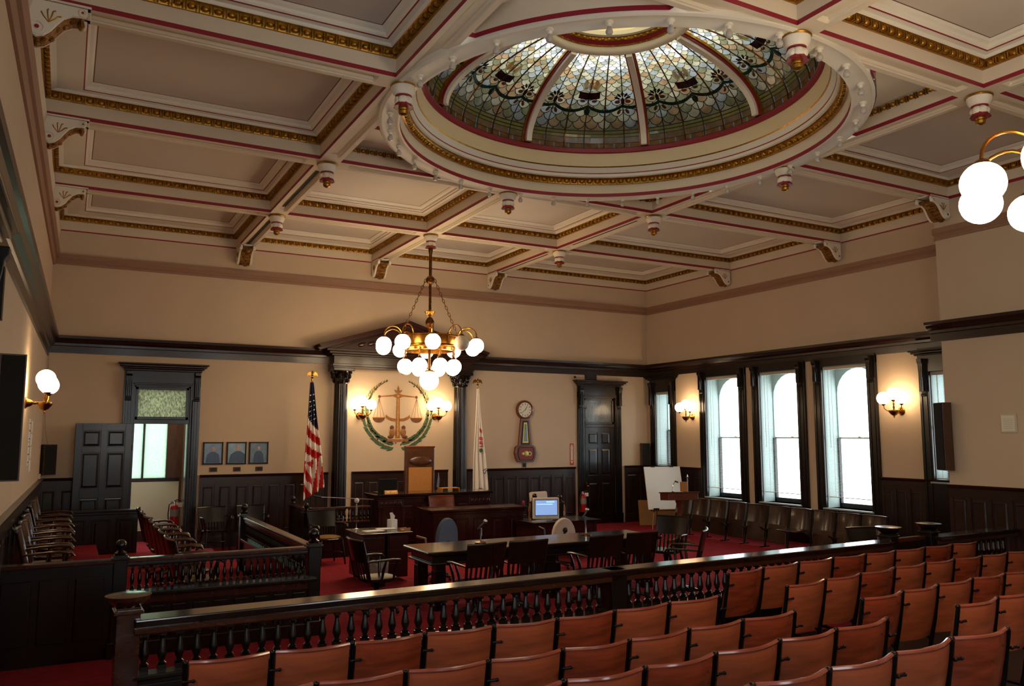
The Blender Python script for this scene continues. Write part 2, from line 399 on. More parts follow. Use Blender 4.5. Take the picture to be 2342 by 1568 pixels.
# ---- doors
def crown(par, x0, x1, z0, z1, proj, material='dark_oak_x'):
    w = (z1-z0)
    b = B()
    for k, (f, e, p) in enumerate(((0, 0.0, 0.30), (0.28, 0.035, 0.55), (0.5, 0.075, 0.8), (0.78, 0.11, 1.0))):
        nxt = (0.28, 0.5, 0.78, 1.0)[k]
        b.box(x0-e, -proj*p, z0+w*f, x1+e, 0.0, z0+w*nxt)
    return b.build('crown', material, par, bevel=0.012)
def corbel_bracket(par, x, z0, z1, w=0.11, d=0.16, material='black_oak'):
    H = z1-z0
    prof = [(0, z1), (d, z1), (d, z1-0.06), (d*0.85, z1-0.10), (d*0.8, z1-0.3*H), (d*0.55, z1-0.7*H), (d*0.45, z0+0.05), (d*0.55, z0+0.03), (d*0.5, z0), (0, z0)]
    b = B().prism(prof, (x-w/2, 0, 0), -Y, Z, X*w)
    o = b.build('bracket', material, par, bevel=0.006)
    for k in (-1, 0, 1):
        B().box(x+k*w*0.28-0.008, -d*0.86, z0+0.09, x+k*w*0.28+0.008, -d*0.4, z1-0.14).build('reed', material, o)
    return o
def panel_leaf(par, w, H, material='black_oak', name='leaf', rows=((0.13, 0.42), (0.49, 1.13), (1.20, None))):
    """six-panel door leaf, local frame: hinge at x=0, faces -y, z from 0"""
    lf = B().box(0, -0.02, 0, w, 0.02, H).build(name, material, par)
    st = 0.115; mid = w/2
    rws = []
    tot = [H-0.13-0.30, H-0.38-0.78, 0.22]
    zz = [(H-0.44, H-0.13), (H-1.22, H-0.54), (0.24, H-1.40)]
    bars = B()
    bars.box(0, -0.032, 0, st, 0.032, H); bars.box(w-st, -0.032, 0, w, 0.032, H); bars.box(mid-0.05, -0.032, 0, mid+0.05, 0.032, H)
    edges = [H, zz[0][1], zz[0][0], zz[1][1], zz[1][0], zz[2][1], zz[2][0], 0.0]
    for a, b_ in ((0, 1), (2, 3), (4, 5), (6, 7)): bars.box(st, -0.031, edges[b_], w-st, 0.031, edges[a])
    bars.build('stiles_and_rails', material, lf, bevel=0.004)
    for z0, z1 in zz:
        for x0, x1 in ((st, mid-0.05), (mid+0.05, w-st)):
            r = lambda d, y: [(x0+d, y, z0+d), (x1-d, y, z0+d), (x1-d, y, z1-d), (x0+d, y, z1-d)]
            pb = B(); pb.loft([r(0.012, -0.02), r(0.03, -0.022), r(0.055, -0.030)]); pb.add(r(0.055, -0.030), [(0, 1, 2, 3)])
            pb.build('panel', material, lf)
    return lf
def door_case(n, x0, x1, zt, transom_mat):
    """casing round an opening x0..x1 in the back wall; transom glass above z=zt"""
    d = struct('door_%d' % n)
    cw = 0.19
    for xa, xb in ((x0-cw, x0), (x1, x1+cw)):
        b = B().box(xa, -0.05, 0, xb, 0.0, 3.36); m = (xa+xb)/2
        for k in (-1, 0, 1): b.box(m+k*0.05-0.012, -0.065, 0.25, m+k*0.05+0.012, -0.05, 3.3)
        b.box(xa-0.01, -0.075, 0, xb+0.01, 0, 0.25)
        b.build('casing', 'black_oak', d, bevel=0.004)
    B().box(x0-cw, -0.055, 3.22, x1+cw, 0.0, 3.51).build('frieze', 'black_oak', d, bevel=0.004)
    B().box(x0-0.02, -0.085, 3.24, x1+0.02, -0.05, 3.275).build('bead', 'black_oak', d, bevel=0.008)
    crown(d, x0-cw-0.02, x1+cw+0.02, 3.51, 3.66, 0.2)
    for xb in (x0-cw/2-0.02, x1+cw/2+0.02): corbel_bracket(d, xb, 2.92, 3.50)
    B().box(x0, 0.0, 0, x0+0.03, 0.25, 3.22).build('jamb', 'black_oak', d); B().box(x1-0.03, 0.0, 0, x1, 0.25, 3.22).build('jamb', 'black_oak', d)
    B().box(x0, -0.02, zt, x1, 0.08, zt+0.085).build('transom_bar', 'black_oak', d, bevel=0.006)
    B().box(x0, 0.0, 3.19, x1, 0.25, 3.22).build('head', 'black_oak', d)
    tr = B()
    za, zb_ = zt+0.085, 3.20
    tr.box(x0+0.02, 0.0, za, x1-0.02, 0.05, za+0.055); tr.box(x0+0.02, 0.0, zb_-0.055, x1-0.02, 0.05, zb_)
    tr.box(x0+0.02, 0.0, za, x0+0.075, 0.05, zb_); tr.box(x1-0.075, 0.0, za, x1-0.02, 0.05, zb_)
    t = tr.build('transom_sash', 'black_oak', d, bevel=0.004)
    B().box(x0+0.07, 0.02, za+0.05, x1-0.07, 0.03, zb_-0.05).build('transom_pane', transom_mat, t)
    return d
d1 = door_case(1, 1.53, 2.56, 2.47, 'hammered_glass')
hold = bpy.data.objects.new('swung_leaf', None); COL.objects.link(hold); hold.parent = d1
lf = panel_leaf(d1, 0.97, 2.28); lf.location = (0.545, -0.20, 0.19); lf.rotation_euler = (0, 0, math.radians(5))
bpy.data.objects.remove(hold)
for z in (0.5, 2.0): B().lathe([(0.012, -0.05), (0.012, 0.05)], (1.525, -0.085, z), 8).build('hinge', 'old_brass', d1)
B().tube([(2.60, -0.09, 2.95), (2.60, -0.09, 1.4)], 0.008).build('transom_rod', 'iron', d1)
d2 = door_case(2, 12.06, 13.04, 2.45, 'dark_rippled_glass')
lf2 = panel_leaf(d2, 0.93, 2.43); lf2.location = (12.085, 0.03, 0.02)
B().sphere((12.14, -0.06, 0.96), 0.032, 12, 8).build('knob', 'brass', d2, True)
B().box(12.11, -0.012, 0.86, 12.17, -0.001, 1.06).build('lock_plate', 'old_brass', d2)
B().tube([(12.06, -0.09, 2.95), (12.06, -0.09, 1.3)], 0.008).build('transom_rod', 'iron', d2)
B().tube([(12.06, -0.09, 2.95), (12.14, -0.03, 2.93)], 0.008).build('transom_arm', 'iron', d2)
# dark lobby behind the closed door
B().box(11.7, 1.2, 0, 13.6, 1.3, 3.6).build('lobby_wall', 'wall_paint', d2)
B().box(11.7, 0.25, 3.5, 13.6, 1.3, 3.6).build('lobby_ceiling', 'wall_paint', d2)
for x in (11.6, 13.6): B().box(x, 0.25, 0, x+0.1, 1.3, 3.6).build('lobby_side', 'wall_paint', d2)
# wood block above the closed door and small camera
B().box(12.12, -0.05, 3.66, 12.46, 0.0, 3.81).build('spacer_block', 'dark_oak', d2)
# ---- hall seen through the open door
hp = struct('wall_hall', B().box(1.2, 1.75, 0.22, 2.62, 1.80, 1.25), 'hall_paint')
B().box(0.6, 1.75, 1.25, 3.2, 1.83, 1.33).build('sill_rail', 'dark_oak', hp); B().box(1.2, 1.73, 0, 3.2, 1.80, 0.22).build('skirting', 'dark_oak', hp)
B().box(2.34, 1.70, 1.33, 2.75, 1.80, 2.9).build('post_board', 'walnut', hp); B().box(2.62, 1.70, 0, 2.75, 1.80, 1.33).build('post_board', 'walnut', hp)
B().box(1.86, 1.74, 1.33, 1.90, 1.80, 2.9).build('glazing_bar', 'black_oak', hp)
for a, b_ in ((1.2, 1.86), (1.90, 2.34)): B().box(a, 1.76, 1.33, b_, 1.775, 2.9).build('pane', 'ribbed_glass', hp)
B().box(2.66, 0.25, 0, 2.72, 1.75, 3.4).build('side_wall', 'walnut', hp); B().box(1.0, 0.25, 0, 1.06, 1.75, 3.4).build('side_wall', 'hall_paint', hp)
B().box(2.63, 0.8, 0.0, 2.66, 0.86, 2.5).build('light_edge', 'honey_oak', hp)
B().box(0.6, 1.75, 2.9, 3.2, 1.83, 3.0).build('top_rail', 'dark_oak', hp)
# ---- windows of the right wall
def window(n, a, b_, z0, z1, arched):
    w = struct('window_%d' % n); w.location = (W, 0, 0); w.rotation_euler = (0, 0, -PI/2)     # local x along the wall towards the bar
    dep = 0.46; m = (a+b_)/2; hw = (b_-a)/2
    # inner casing
    cw = 0.215 if arched else 0.20
    for xa, xb in ((a-cw, a), (b_, b_+cw)):
        c = B().box(xa, -0.055, 0 if arched else 0.0, xb, 0.0, 3.82); mm = (xa+xb)/2
        for k in (-1, 1): c.box(mm+k*0.05-0.013, -0.07, 0.2, mm+k*0.05+0.013, -0.05, 3.3)
        c.build('casing', 'black_oak', w, bevel=0.005)
    B().box(a-cw, -0.06, z1, b_+cw, 0.0, 3.84).build('head_board', 'black_oak', w, bevel=0.004)
    if not arched: crown(w, a-cw-0.02, b_+cw+0.02, 3.66, 3.80, 0.16, 'black_oak')
    for xb in (a-cw/2, b_+cw/2): corbel_bracket(w, xb, 3.27 if arched else 2.95, 3.80 if arched else 3.64, 0.10, 0.17)
    B().box(a-cw, -0.05, 0.0, b_+cw, 0.0, z0-0.03).build('apron', 'black_oak', w)
    B().box(a-0.05, -0.10, z0-0.03, b_+0.05, dep, z0).build('sill', 'reveal_paint', w, bevel=0.006)
    # reveals
    rv = B().box(a, 0.0, z0, a+0.012, dep, z1).box(b_-0.012, 0, z0, b_, dep, z1).box(a, 0, z1-0.012, b_, dep, z1)
    rv.build('reveal', 'reveal_paint', w)
    # outer frame with the round head
    fw = 0.035; y0, y1 = dep-0.09, dep-0.03
    fr = B(); zs = z1-hw if arched else z1-0.05
    if arched:
        N = 12
        def arc(r): return [(m-r*math.cos(PI*i/N), zs+r*math.sin(PI*i/N)) for i in range(N+1)]
        out, inn = arc(hw-0.001), arc(hw-fw)
        for i in range(N):
            q = [inn[i], inn[i+1], out[i+1], out[i]]; fr.prism(q, (0, y0, 0), X, Z, Y*(y1-y0))
        sp = B()
        for i in range(N):
            q = [out[i], out[i+1], (out[i+1][0], z1), (out[i][0], z1)]; sp.prism(q, (0, y0+0.005, 0), X, Z, Y*(y1-y0))
        sp.build('spandrel', 'reveal_paint', w)
    else: fr.box(a, y0, z1-0.06, b_, y1, z1)
    zm = z0+0.49*(z1-z0)
    fr.box(a+0.012, y0, zm, a+fw, y1, zs); fr.box(b_-fw, y0, zm, b_-0.012, y1, zs); fr.build('upper_sash', 'reveal_paint', w)  # upper frame coloured pale to imitate the window glare that swallows it
    lw = B().box(a+0.012, y0-0.03, z0, a+0.05, y1-0.02, zm).box(b_-0.05, y0-0.03, z0, b_-0.012, y1-0.02, zm).box(a+0.012, y0-0.03, z0, b_-0.012, y1-0.02, z0+0.085)
    lw.build('lower_sash', 'board_black', w)
    B().box(a+fw, y0+0.01, zm-0.018, b_-fw, y1-0.01, zm+0.018).build('meeting_rail', 'label_tin', w)
    B().box(m-0.02, y0-0.02, zm+0.018, m+0.02, y0+0.02, zm+0.035).build('sash_lock', 'brass', w)
    B().box(a+fw, dep-0.062, z0+0.08, b_-fw, dep-0.058, zm-0.018).build('pane', 'pane_glass', w)
    if arched:
        pts = [(p[0], p[1]) for p in arc(hw-fw)]
        B().prism(pts+[(b_-fw, zm+0.018), (a+fw, zm+0.018)], (0, dep-0.062, 0), X, Z, Y*0.004).build('pane', 'pane_glass', w)
    else: B().box(a+fw, dep-0.062, zm+0.018, b_-fw, dep-0.058, z1-0.06).build('pane', 'pane_glass', w)
    # venetian blind hanging in the reveal
    lab = {1: 'white venetian blind in the narrow corner window behind the easel', 2: 'white venetian blind in the tall arched window beside the corner sconce',
           3: 'white venetian blind in the middle tall arched window', 4: 'white venetian blind in the tall arched window beside the pier-side sconce',
           5: 'white venetian blind in the narrow window half hidden by the pier'}[n]
    bl = thing('venetian_blind', lab, 'blind', (W, -m, z0), -PI/2, 'venetian blinds of the window wall')
    H = z1-z0; g = 0.02
    B().box(-hw+g, 0.03, H-0.065, hw-g, 0.075, H-0.013).build('headrail', 'headrail', bl, bevel=0.004)
    zb = 0.21 if arched else 0.05
    B().box(-hw+g, 0.04, zb, hw-g, 0.066, zb+0.014).build('bottom_rail', 'headrail', bl)
    s = B(); z = zb+0.03
    while z < H-0.07:
        M = T(0, 0.053, z) @ RX(math.radians(4)); s.cbox((0, 0, 0), (2*hw-2*g-0.01, 0.024, 0.0012), M); z += 0.0285
    s.build('slats', 'blind_slat', bl, kind='stuff')
    for x in (-hw*0.68, hw*0.68): B().box(x-0.003, 0.039, zb, x+0.003, 0.0405, H-0.06).build('ladder_tape', 'blind_slat', bl)
    B().tube([(-hw+0.10, 0.032, H-0.07), (-hw+0.11, 0.030, H*0.42)], 0.006, 6).build('tilt_wand', 'white_plastic', bl)
    return w
for i, wn in enumerate(WINS): window(i+1, *wn)
for i, ((a, b_, c, d), org, rz_) in enumerate([(q, (PX+0.6, REAR, 0), PI) for q in RW]+[(q, (0.019*REAR, REAR, 0), PI/2+SK) for q in LW]+[(q, (PX, PY, 0), -PI/2) for q in PW]):
    w = struct('window_%d' % (6+i)); w.location = org; w.rotation_euler = (0, 0, rz_)
    f = B().box(a, 0.25, c, b_, 0.3, c+0.07).box(a, 0.25, d-0.07, b_, 0.3, d).box(a, 0.25, c, a+0.07, 0.3, d).box(b_-0.07, 0.25, c, b_, 0.3, d).box(a, 0.25, (c+d)/2-0.03, b_, 0.3, (c+d)/2+0.03)
    f.build('sash_frame', 'board_black', w)
    B().box(a-0.18, -0.05, c-0.1, a, 0, d+0.2).box(b_, -0.05, c-0.1, b_+0.18, 0, d+0.2).box(a-0.18, -0.05, d, b_+0.18, 0, d+0.2).build('casing', 'black_oak', w)
    B().box(a+0.07, 0.27, c+0.07, b_-0.07, 0.274, d-0.07).build('pane', 'pane_glass', w)
# casing of a side door on the left wall (its bracket shows at the picture edge)
d3 = struct('door_3'); d3.location = LO(-11.9); d3.rotation_euler = (0, 0, PI/2+SK)
corbel_bracket(d3, 0.9, 2.95, 3.55, 0.13, 0.17); corbel_bracket(d3, -0.35, 2.95, 3.55, 0.13, 0.17); crown(d3, -0.45, 1.0, 3.56, 3.74, 0.2)
for xa in (-0.42, 0.80): B().box(xa, -0.05, 0, xa+0.19, 0, 3.56).build('casing', 'black_oak', d3, bevel=0.004)
B().box(-0.23, -0.03, 0, 0.80, 0, 3.56).build('leaf', 'black_oak', d3)
# ================================================================== CEILING
ZB = 6.145; HB = 0.15
XB = [3.491, 6.46, 9.424]; YB = [-3.114, -6.302, -9.34, -12.26, -15.0]
DC = (6.45, -9.31)
ceil = struct('ceiling', B().box(-0.6, -20.3, 6.86, 3.4, 0.3, 6.95).box(9.6, -20.3, 6.86, W+0.5, 0.3, 6.95).box(3.4, -20.3, 6.86, 9.6, -12.35, 6.95).box(3.4, -6.25, 6.86, 9.6, 0.3, 6.95), 'stucco_attic')
def rect(x0, x1, y0, y1, z): return [(x0, y0, z), (x1, y0, z), (x1, y1, z), (x0, y1, z)]
EGG = B().sphere((0, 0, 0), 1.0, 8, 5)
def eggs_line(b, p, q, pitch=0.125, L=0.040, R=0.031):
    p, q = Vector(p), Vector(q); d = q-p; n = max(1, int(d.length/pitch)); d.normalize(); up = Z; s = d.cross(up)
    st = (q-p).length/n
    M0 = Matrix((( d.x, s.x, 0, 0), (d.y, s.y, 0, 0), (0, 0, 1, 0), (0, 0, 0, 1)))
    for i in range(n):
        c = p+d*(st*(i+0.5)); M = T(*c) @ M0 @ Matrix.Diagonal((L, R, R*1.05, 1))
        b.add([M @ Vector(v) for v in EGG.v], EGG.f)
        c2 = p+d*(st*i)
        for o in (-0.014, 0.014): b.box(-0.006, -0.024, -0.034, 0.006, 0.024, 0.034, T(*(c2+d*o)) @ M0)
def coffer(x0, x1, y0, y1, ext=(0, 0, 0, 0)):
    """x0<x1, y0<y1 at the arris of the beams; ext = extra inset of the inner frame on the sides x0,x1,y0,y1"""
    def R(d, z, e=1):
        return rect(x0+d+ext[0]*e, x1-d-ext[1]*e, y0+d+ext[2]*e, y1-d-ext[3]*e, z)
    c = B().loft([R(0.0, 6.195, 0), R(0.0, 6.35, 0)]).build('coffer', 'cream_paint', ceil)
    B().loft([R(0.0, ZB, 0), R(0.0, 6.195, 0)]).loft([R(0.152, 6.478), R(0.166, 6.484)]).build('crimson_line', 'crimson_paint', c)
    B().loft([R(0.078, 6.436, 0), R(0.088, 6.445, 0), R(0.10, 6.47, 0 if max(ext) < 0.05 else 0.15), R(0.152, 6.478)]) \
        .loft([R(0.166, 6.484), R(0.185, 6.50), R(0.19, 6.53), R(0.225, 6.545), R(0.25, 6.565)]).build('moulding', 'white_paint', c)
    B().loft([R(0.25, 6.565), R(0.262, 6.566)]).build('brown_line', 'brown_line', c)
    B().add(R(0.262, 6.566), [(0, 1, 2, 3)]).build('field_panel', 'panel_paint', c)
    g = B().loft([R(0.0, 6.35, 0), R(0.022, 6.352, 0), R(0.030, 6.372, 0), R(0.05, 6.415, 0), R(0.078, 6.436, 0)])
    a = R(0.056, 6.384, 0)
    for i in range(4): eggs_line(g, a[i], a[(i+1) % 4])
    g.build('egg_and_dart', 'gilding', c, True, kind='stuff')
    return c
ycol = [0.0]+YB+[-18.2, -20.0]
LX = 0.14
for r in range(len(ycol)-1):
    ya, yb = ycol[r], ycol[r+1]                      # ya > yb
    top = ya-(0.035 if r == 0 else HB); bot = yb+HB
    if bot >= top-0.6: continue
    right = W if r < 3 else PX
    cells = [(0.09+0.022*0.5*(ya+yb), XB[0]-HB, (0.27, 0, 0, 0.26 if r == 0 else 0)), (XB[0]+HB, XB[1]-HB, (0, 0, 0, 0.26 if r == 0 else 0)),
             (XB[1]+HB, XB[2]-HB, (0, 0, 0, 0.26 if r == 0 else 0)), (XB[2]+HB, right-0.035, (0, 0.26, 0, 0.26 if r == 0 else 0))]
    for ci, (xa, xb, e) in enumerate(cells):
        if r in (2, 3) and ci in (1, 2): continue    # taken by the dome
        coffer(xa, xb, bot, top, e)
# ---- beam soffits: flat margins and a sunk moulding
def beam(xa, ya, xb, yb, vent=False):
    p, q = Vector((xa, ya, 0)), Vector((xb, yb, 0)); d = (q-p); L = d.length; d.normalize(); s = Vector((-d.y, d.x, 0))
    prof = [(-HB, ZB), (-0.085, ZB), (-0.08, ZB+0.015), (-0.065, ZB+0.018), (-0.05, ZB+0.045), (0.05, ZB+0.045), (0.065, ZB+0.018), (0.08, ZB+0.015), (0.085, ZB), (HB, ZB)]
    e = 0.16
    def ring(t, flat): return [p+d*t+s*u+Z*(ZB if flat else v) for u, v in prof]
    b = B().loft([ring(0, 1), ring(e, 1), ring(e+0.03, 0), ring(L-e-0.03, 0), ring(L-e, 1), ring(L, 1)], closed=False)
    o = b.build('beam', 'cream_paint', ceil)
    if vent:
        for off in (-0.016, 0.016):
            v = B(); v.prism([(e+0.2, -0.008), (L-e-0.2, -0.008), (L-e-0.2, 0.008), (e+0.2, 0.008)], p+s*off+Z*(ZB+0.03), d, s, Z*0.012); v.build('air_slot', 'board_black', o)
    return o
def crossing(x, y): B().box(x-HB, y-HB, ZB, x+HB, y+HB, ZB+0.05).build('beam_crossing', 'cream_paint', ceil)
def inside(x, y): return math.hypot(x-DC[0], y-DC[1]) < 2.5
for i, x in enumerate(XB):
    ys = [0.0]+YB+[-18.2]
    for k in range(len(ys)-1):
        if i == 1 and k in (2, 3): continue
        beam(x, ys[k]-(HB if k else 0.0), x, ys[k+1]+HB, vent=(i in (0, 2) and k in (0, 1)))
for k, y in enumerate(YB+[-18.2]):
    right = W if k < 2 else PX
    xs = [0.05+0.022*y]+XB+[right]
    for j in range(4):
        if k == 2 and j in (1, 2): continue
        beam(xs[j]+(HB if j else 0), y, xs[j+1]-(HB if j < 3 else 0), y)
    for x in XB:
        if not inside(x, y): crossing(x, y)
# ---- turned pendants under the crossings
def pendant_mesh():
    ring = B().lathe([(0.10, 0.0), (0.142, -0.004), (0.150, -0.016), (0.142, -0.028), (0.10, -0.03)], n=24, cap=False)
    cup = B().lathe([(0.11, -0.01), (0.136, -0.03), (0.134, -0.06), (0.118, -0.105), (0.094, -0.125), (0.088, -0.13)], n=24, cap=False)
    band = B().lathe([(0.09, -0.124), (0.094, -0.128), (0.092, -0.138), (0.086, -0.142)], n=24, cap=False)
    bud = B()
    for k in range(6):
        a = k*PI/3
        bud.sphere((0.046*math.cos(a), 0.046*math.sin(a), -0.188), 0.062, 10, 7, (1, 1, 0.92))
    skirt = B()
    for k in range(12):
        a0, a1 = k*PI/6, (k+1)*PI/6; r2 = 0.113 if k % 2 == 0 else 0.104
        skirt.add([(0.086*math.cos(a0), 0.086*math.sin(a0), -0.215), (0.086*math.cos(a1), 0.086*math.sin(a1), -0.215), (r2*math.cos(a1), r2*math.sin(a1), -0.262), (r2*math.cos(a0), r2*math.sin(a0), -0.262),
                   (0.03*math.cos(a1), 0.03*math.sin(a1), -0.258), (0.03*math.cos(a0), 0.03*math.sin(a0), -0.258)], [(0, 1, 2, 3), (3, 2, 4, 5)])
    knob = B().lathe([(0.052, -0.25), (0.056, -0.275), (0.048, -0.29), (0.056, -0.305), (0.048, -0.335), (0.02, -0.352), (1e-6, -0.356)], n=16, cap=False)
    return [(n, mesh_from(b.v, b.f, n, m, True)) for n, b, m in (('gilt_ring', ring, 'gilding'), ('bell', cup, 'white_paint'), ('red_band', band, 'crimson_paint'), ('bud', bud, 'white_paint'), ('red_skirt', skirt, 'crimson_paint'), ('gilt_knob', knob, 'gilding'))]
PM = pendant_mesh()
for x, y in [(XB[0], YB[0]), (XB[1], YB[0]), (XB[2], YB[0]), (XB[0], YB[1]), (XB[1], YB[1]), (XB[2], YB[1]), (XB[0], YB[2]), (XB[2], YB[2]), (XB[0], YB[3]), (XB[1], YB[3]), (XB[2], YB[3]), (XB[0], YB[4]), (XB[1], YB[4]), (XB[2], YB[4])]:
    root = link('pendant', PM[1][1], ceil, loc=(x, y, ZB-0.003))
    chand = (x == XB[1] and y in (YB[0], YB[4]))
    for n, me in PM:
        if n == 'bell' or (chand and n == 'gilt_knob'): continue
        link(n, me, root)
# ---- scroll corbels where the beams meet the walls
def corbel(x, y, rz):
    o = bpy.data.objects.new('corbel', None); COL.objects.link(o); o.parent = ceil; o.location = (x, y, ZB); o.rotation_euler = (0, 0, rz)
    w = 0.29
    low = [(0.42, -0.085), (0.35, -0.095), (0.285, -0.135), (0.235, -0.20), (0.185, -0.275), (0.13, -0.325), (0.07, -0.345), (0.02, -0.325)]
    side = [(0, 0.0), (0.47, 0.0), (0.47, -0.05), (0.45, -0.085)]+low+[(0, -0.27)]
    for s in (-1, 1):
        x0 = -w/2 if s < 0 else w/2-0.04
        B().prism(side, (x0, 0, 0), -Y, Z, X*0.04).build('scroll', 'white_paint', o, bevel=0.006)
        for u, v, r in ((0.075, -0.265, 0.066), (0.43, -0.05, 0.036)):
            d = B().lathe([(r, 0), (r, 0.012), (r*0.78, 0.018), (r*0.66, 0.006), (r*0.42, 0.006), (r*0.36, 0.016), (1e-6, 0.018)], (0, 0, 0), 18, cap=False)
            d.v = [tuple((RY(s*PI/2) @ Vector(p))+Vector((s*(w/2-0.002), -u, v))) for p in d.v]; d.build('volute', 'white_paint', o, True)
            e = B().lathe([(r*0.30, 0.019), (1e-6, 0.022)], n=12, cap=False); e.v = [tuple((RY(s*PI/2) @ Vector(p))+Vector((s*(w/2-0.002), -u, v))) for p in e.v]; e.build('volute_eye', 'crimson_paint', o)
        g = B()
        for a in (35, 68, 100, 135):
            r = math.radians(a); cx, cz = 0.165, -0.20
            g.tube([(s*(w/2+0.002), -cx, cz), (s*(w/2+0.004), -cx-0.06*math.cos(r), cz+0.07*math.sin(r)), (s*(w/2+0.003), -cx-0.085*math.cos(r), cz+0.115*math.sin(r)), (s*(w/2+0.002), -cx-0.105*math.cos(r)-0.012, cz+0.125*math.sin(r))], [0.004, 0.006, 0.007, 0.007], 5)
        g.build('gilt_fronds', 'gilding', o)
    face = [(0.445, -0.06)]+[(u+0.004, v-0.002) for u, v in low]+[(u-0.0, v+0.05) for u, v in reversed(low)]+[(0.42, -0.04)]
    B().prism(face, (-w/2+0.04, 0, 0), -Y, Z, X*(w-0.08)).build('gilt_face', 'gilt_red', o)
    lf = B()
    for k, (u, v) in enumerate(low[:-1]): lf.sphere((0.03*(-1)**k, -u, v-0.004), 0.034, 8, 6, (1.4, 1.0, 0.6))
    lf.sphere((0, -0.42, -0.10), 0.045, 8, 6, (1.3, 0.7, 1.2)); lf.build('gilt_acanthus', 'gilt_red', o, True)
    B().box(-w/2-0.02, -0.50, -0.0, w/2+0.02, 0, 0.02).build('abacus', 'white_paint', o, bevel=0.006)
for x in XB: corbel(x, -0.02, 0)
corbel(W-0.02, YB[0], -PI/2); corbel(W-0.02, YB[1], -PI/2); corbel(PX-0.0, YB[2], -PI/2); corbel(PX-0.0, YB[3], -PI/2)
for y in YB[:4]: corbel(0.019*y+0.05, y, PI/2)
# strip of soffit along the left and other walls
B().box(-0.3, -20, ZB, 0.10, 0, ZB+0.02, RZ(-0.022)).build('wall_strip', 'cream_paint', ceil)
B().box(0, -0.036, ZB-0.0, W, 0.0, ZB+0.2).build('wall_strip', 'cream_paint', ceil)
B().box(W-0.036, PY, ZB, W, 0, ZB+0.2).build('wall_strip', 'cream_paint', ceil)
trim([(-0.02, 5.74), (0.04, 5.74), (0.05, 5.95), (0.06, 6.0), (0.09, 6.145), (-0.02, 6.145)], 20, LO(-20), PI/2+SK, 'cream_paint')
for L, org, rz in ((W, (0, 0, 0), 0), (-PY, (W, 0, 0), -PI/2)):
    trim([(0.0, 6.15), (0.040, 6.15), (0.040, 6.175), (0.0, 6.175)], L, org, rz, 'crimson_paint')
# ---- spandrels between the square of beams and the ring of the dome
RI, RO = 2.80, 3.06
sx0, sx1, sy0, sy1 = XB[0]+HB, XB[2]-HB, YB[3]+HB, YB[1]-HB
for qx, qy in ((1, 1), (-1, 1), (-1, -1), (1, -1)):
    ex = sx1 if qx > 0 else sx0; ey = sy1 if qy > 0 else sy0
    # circle points of this quadrant that lie inside the square
    pts = []
    for k in range(0, 91, 3):
        a = math.radians(k); x = DC[0]+qx*(RO+0.012)*math.cos(a); y = DC[1]+qy*(RO+0.012)*math.sin(a)
        if (x-ex)*qx < -0.02 and (y-ey)*qy < -0.02: pts.append((x, y))
    a0 = (ex, pts[0][1]); a1 = (pts[-1][0], ey)
    loop = [a0]+pts+[a1, (ex, ey)]
    def ring(z, lp=loop): return [(p[0], p[1], z) for p in lp]
    sp = B().loft([ring(6.195), ring(6.42)]).build('spandrel', 'cream_paint', ceil)
    B().loft([ring(ZB), ring(6.195)]).build('crimson_line', 'crimson_paint', sp)
    B().add(ring(6.42), [tuple(range(len(loop)))]).build('field_panel', 'white_paint', sp)
    g = B(); o = 0.03
    eggs_line(g, (ex-qx*o, a0[1], 6.36), (ex-qx*o, ey, 6.36)); eggs_line(g, (a1[0], ey-qy*o, 6.36), (ex, ey-qy*o, 6.36))
    g.build('egg_and_dart', 'gilding', sp, True, kind='stuff')
# ================================================================== DOME
dome = thing('stained_glass_dome', 'stained glass dome with white ribs set in the coffered ceiling', 'dome', (DC[0], DC[1], ZB))
NS = 96
def band(name, prof, material, smooth=True, n=NS):
    return B().lathe([(r, z-ZB) for r, z in prof], n=n, cap=False).build(name, material, dome, smooth)
soff = band('ring_soffit', [(RO, 6.20), (RO, 6.128), (RO-0.035, 6.118), (RO-0.05, 6.128), (RI+0.05, 6.128), (RI+0.035, 6.118), (RI, 6.122)], 'white_paint')
band('red_arris', [(RI, 6.122), (RI, 6.178)], 'crimson_paint')
band('lower_fascia', [(RI, 6.178), (RI, 6.19), (2.785, 6.315)], 'cream_paint')
band('egg_bed', [(2.785, 6.315), (2.755, 6.318), (2.745, 6.345), (2.72, 6.39), (2.69, 6.405)], 'gilding')
g = B()
for k in range(136):
    a = 2*PI*k/136; M = RZ(a) @ T(2.735, 0, 6.357-ZB) @ Matrix.Diagonal((0.032, 0.042, 0.034, 1)); g.add([M @ Vector(v) for v in EGG.v], EGG.f)
    g.box(-0.012, -0.008, -0.036, 0.022, 0.008, 0.036, RZ(a+PI/136) @ T(2.735, 0, 6.357-ZB))
g.build('egg_and_dart', 'gilding', dome, True, kind='stuff')
band('white_step', [(2.69, 6.405), (2.665, 6.42), (2.66, 6.462)], 'white_paint'); band('red_line', [(2.66, 6.462), (2.655, 6.476)], 'crimson_paint')
band('white_cove', [(2.655, 6.476), (2.635, 6.50), (2.605, 6.55)], 'white_paint'); band('gilt_line', [(2.605, 6.55), (2.592, 6.566)], 'gilding')
band('drum', [(2.592, 6.566), (2.585, 6.60), (2.555, 6.765)], 'drum_paint'); band('red_band', [(2.555, 6.765), (2.52, 6.775), (2.505, 6.83)], 'crimson_paint')
AA, BB, ZG = 2.50, 1.04, 6.83
def dp(theta, phi, inn=0.0):
    """point of the glass; theta in rad, phi in rad, inn = offset towards the inside"""
    r, z = AA*math.cos(phi), BB*math.sin(phi)
    nx, nz = math.cos(phi)/AA, math.sin(phi)/BB; l = math.hypot(nx, nz); r -= inn*nx/l; z -= inn*nz/l
    return (r*math.cos(theta), r*math.sin(theta), z+ZG-ZB)
PHM = math.acos(1.06/AA)
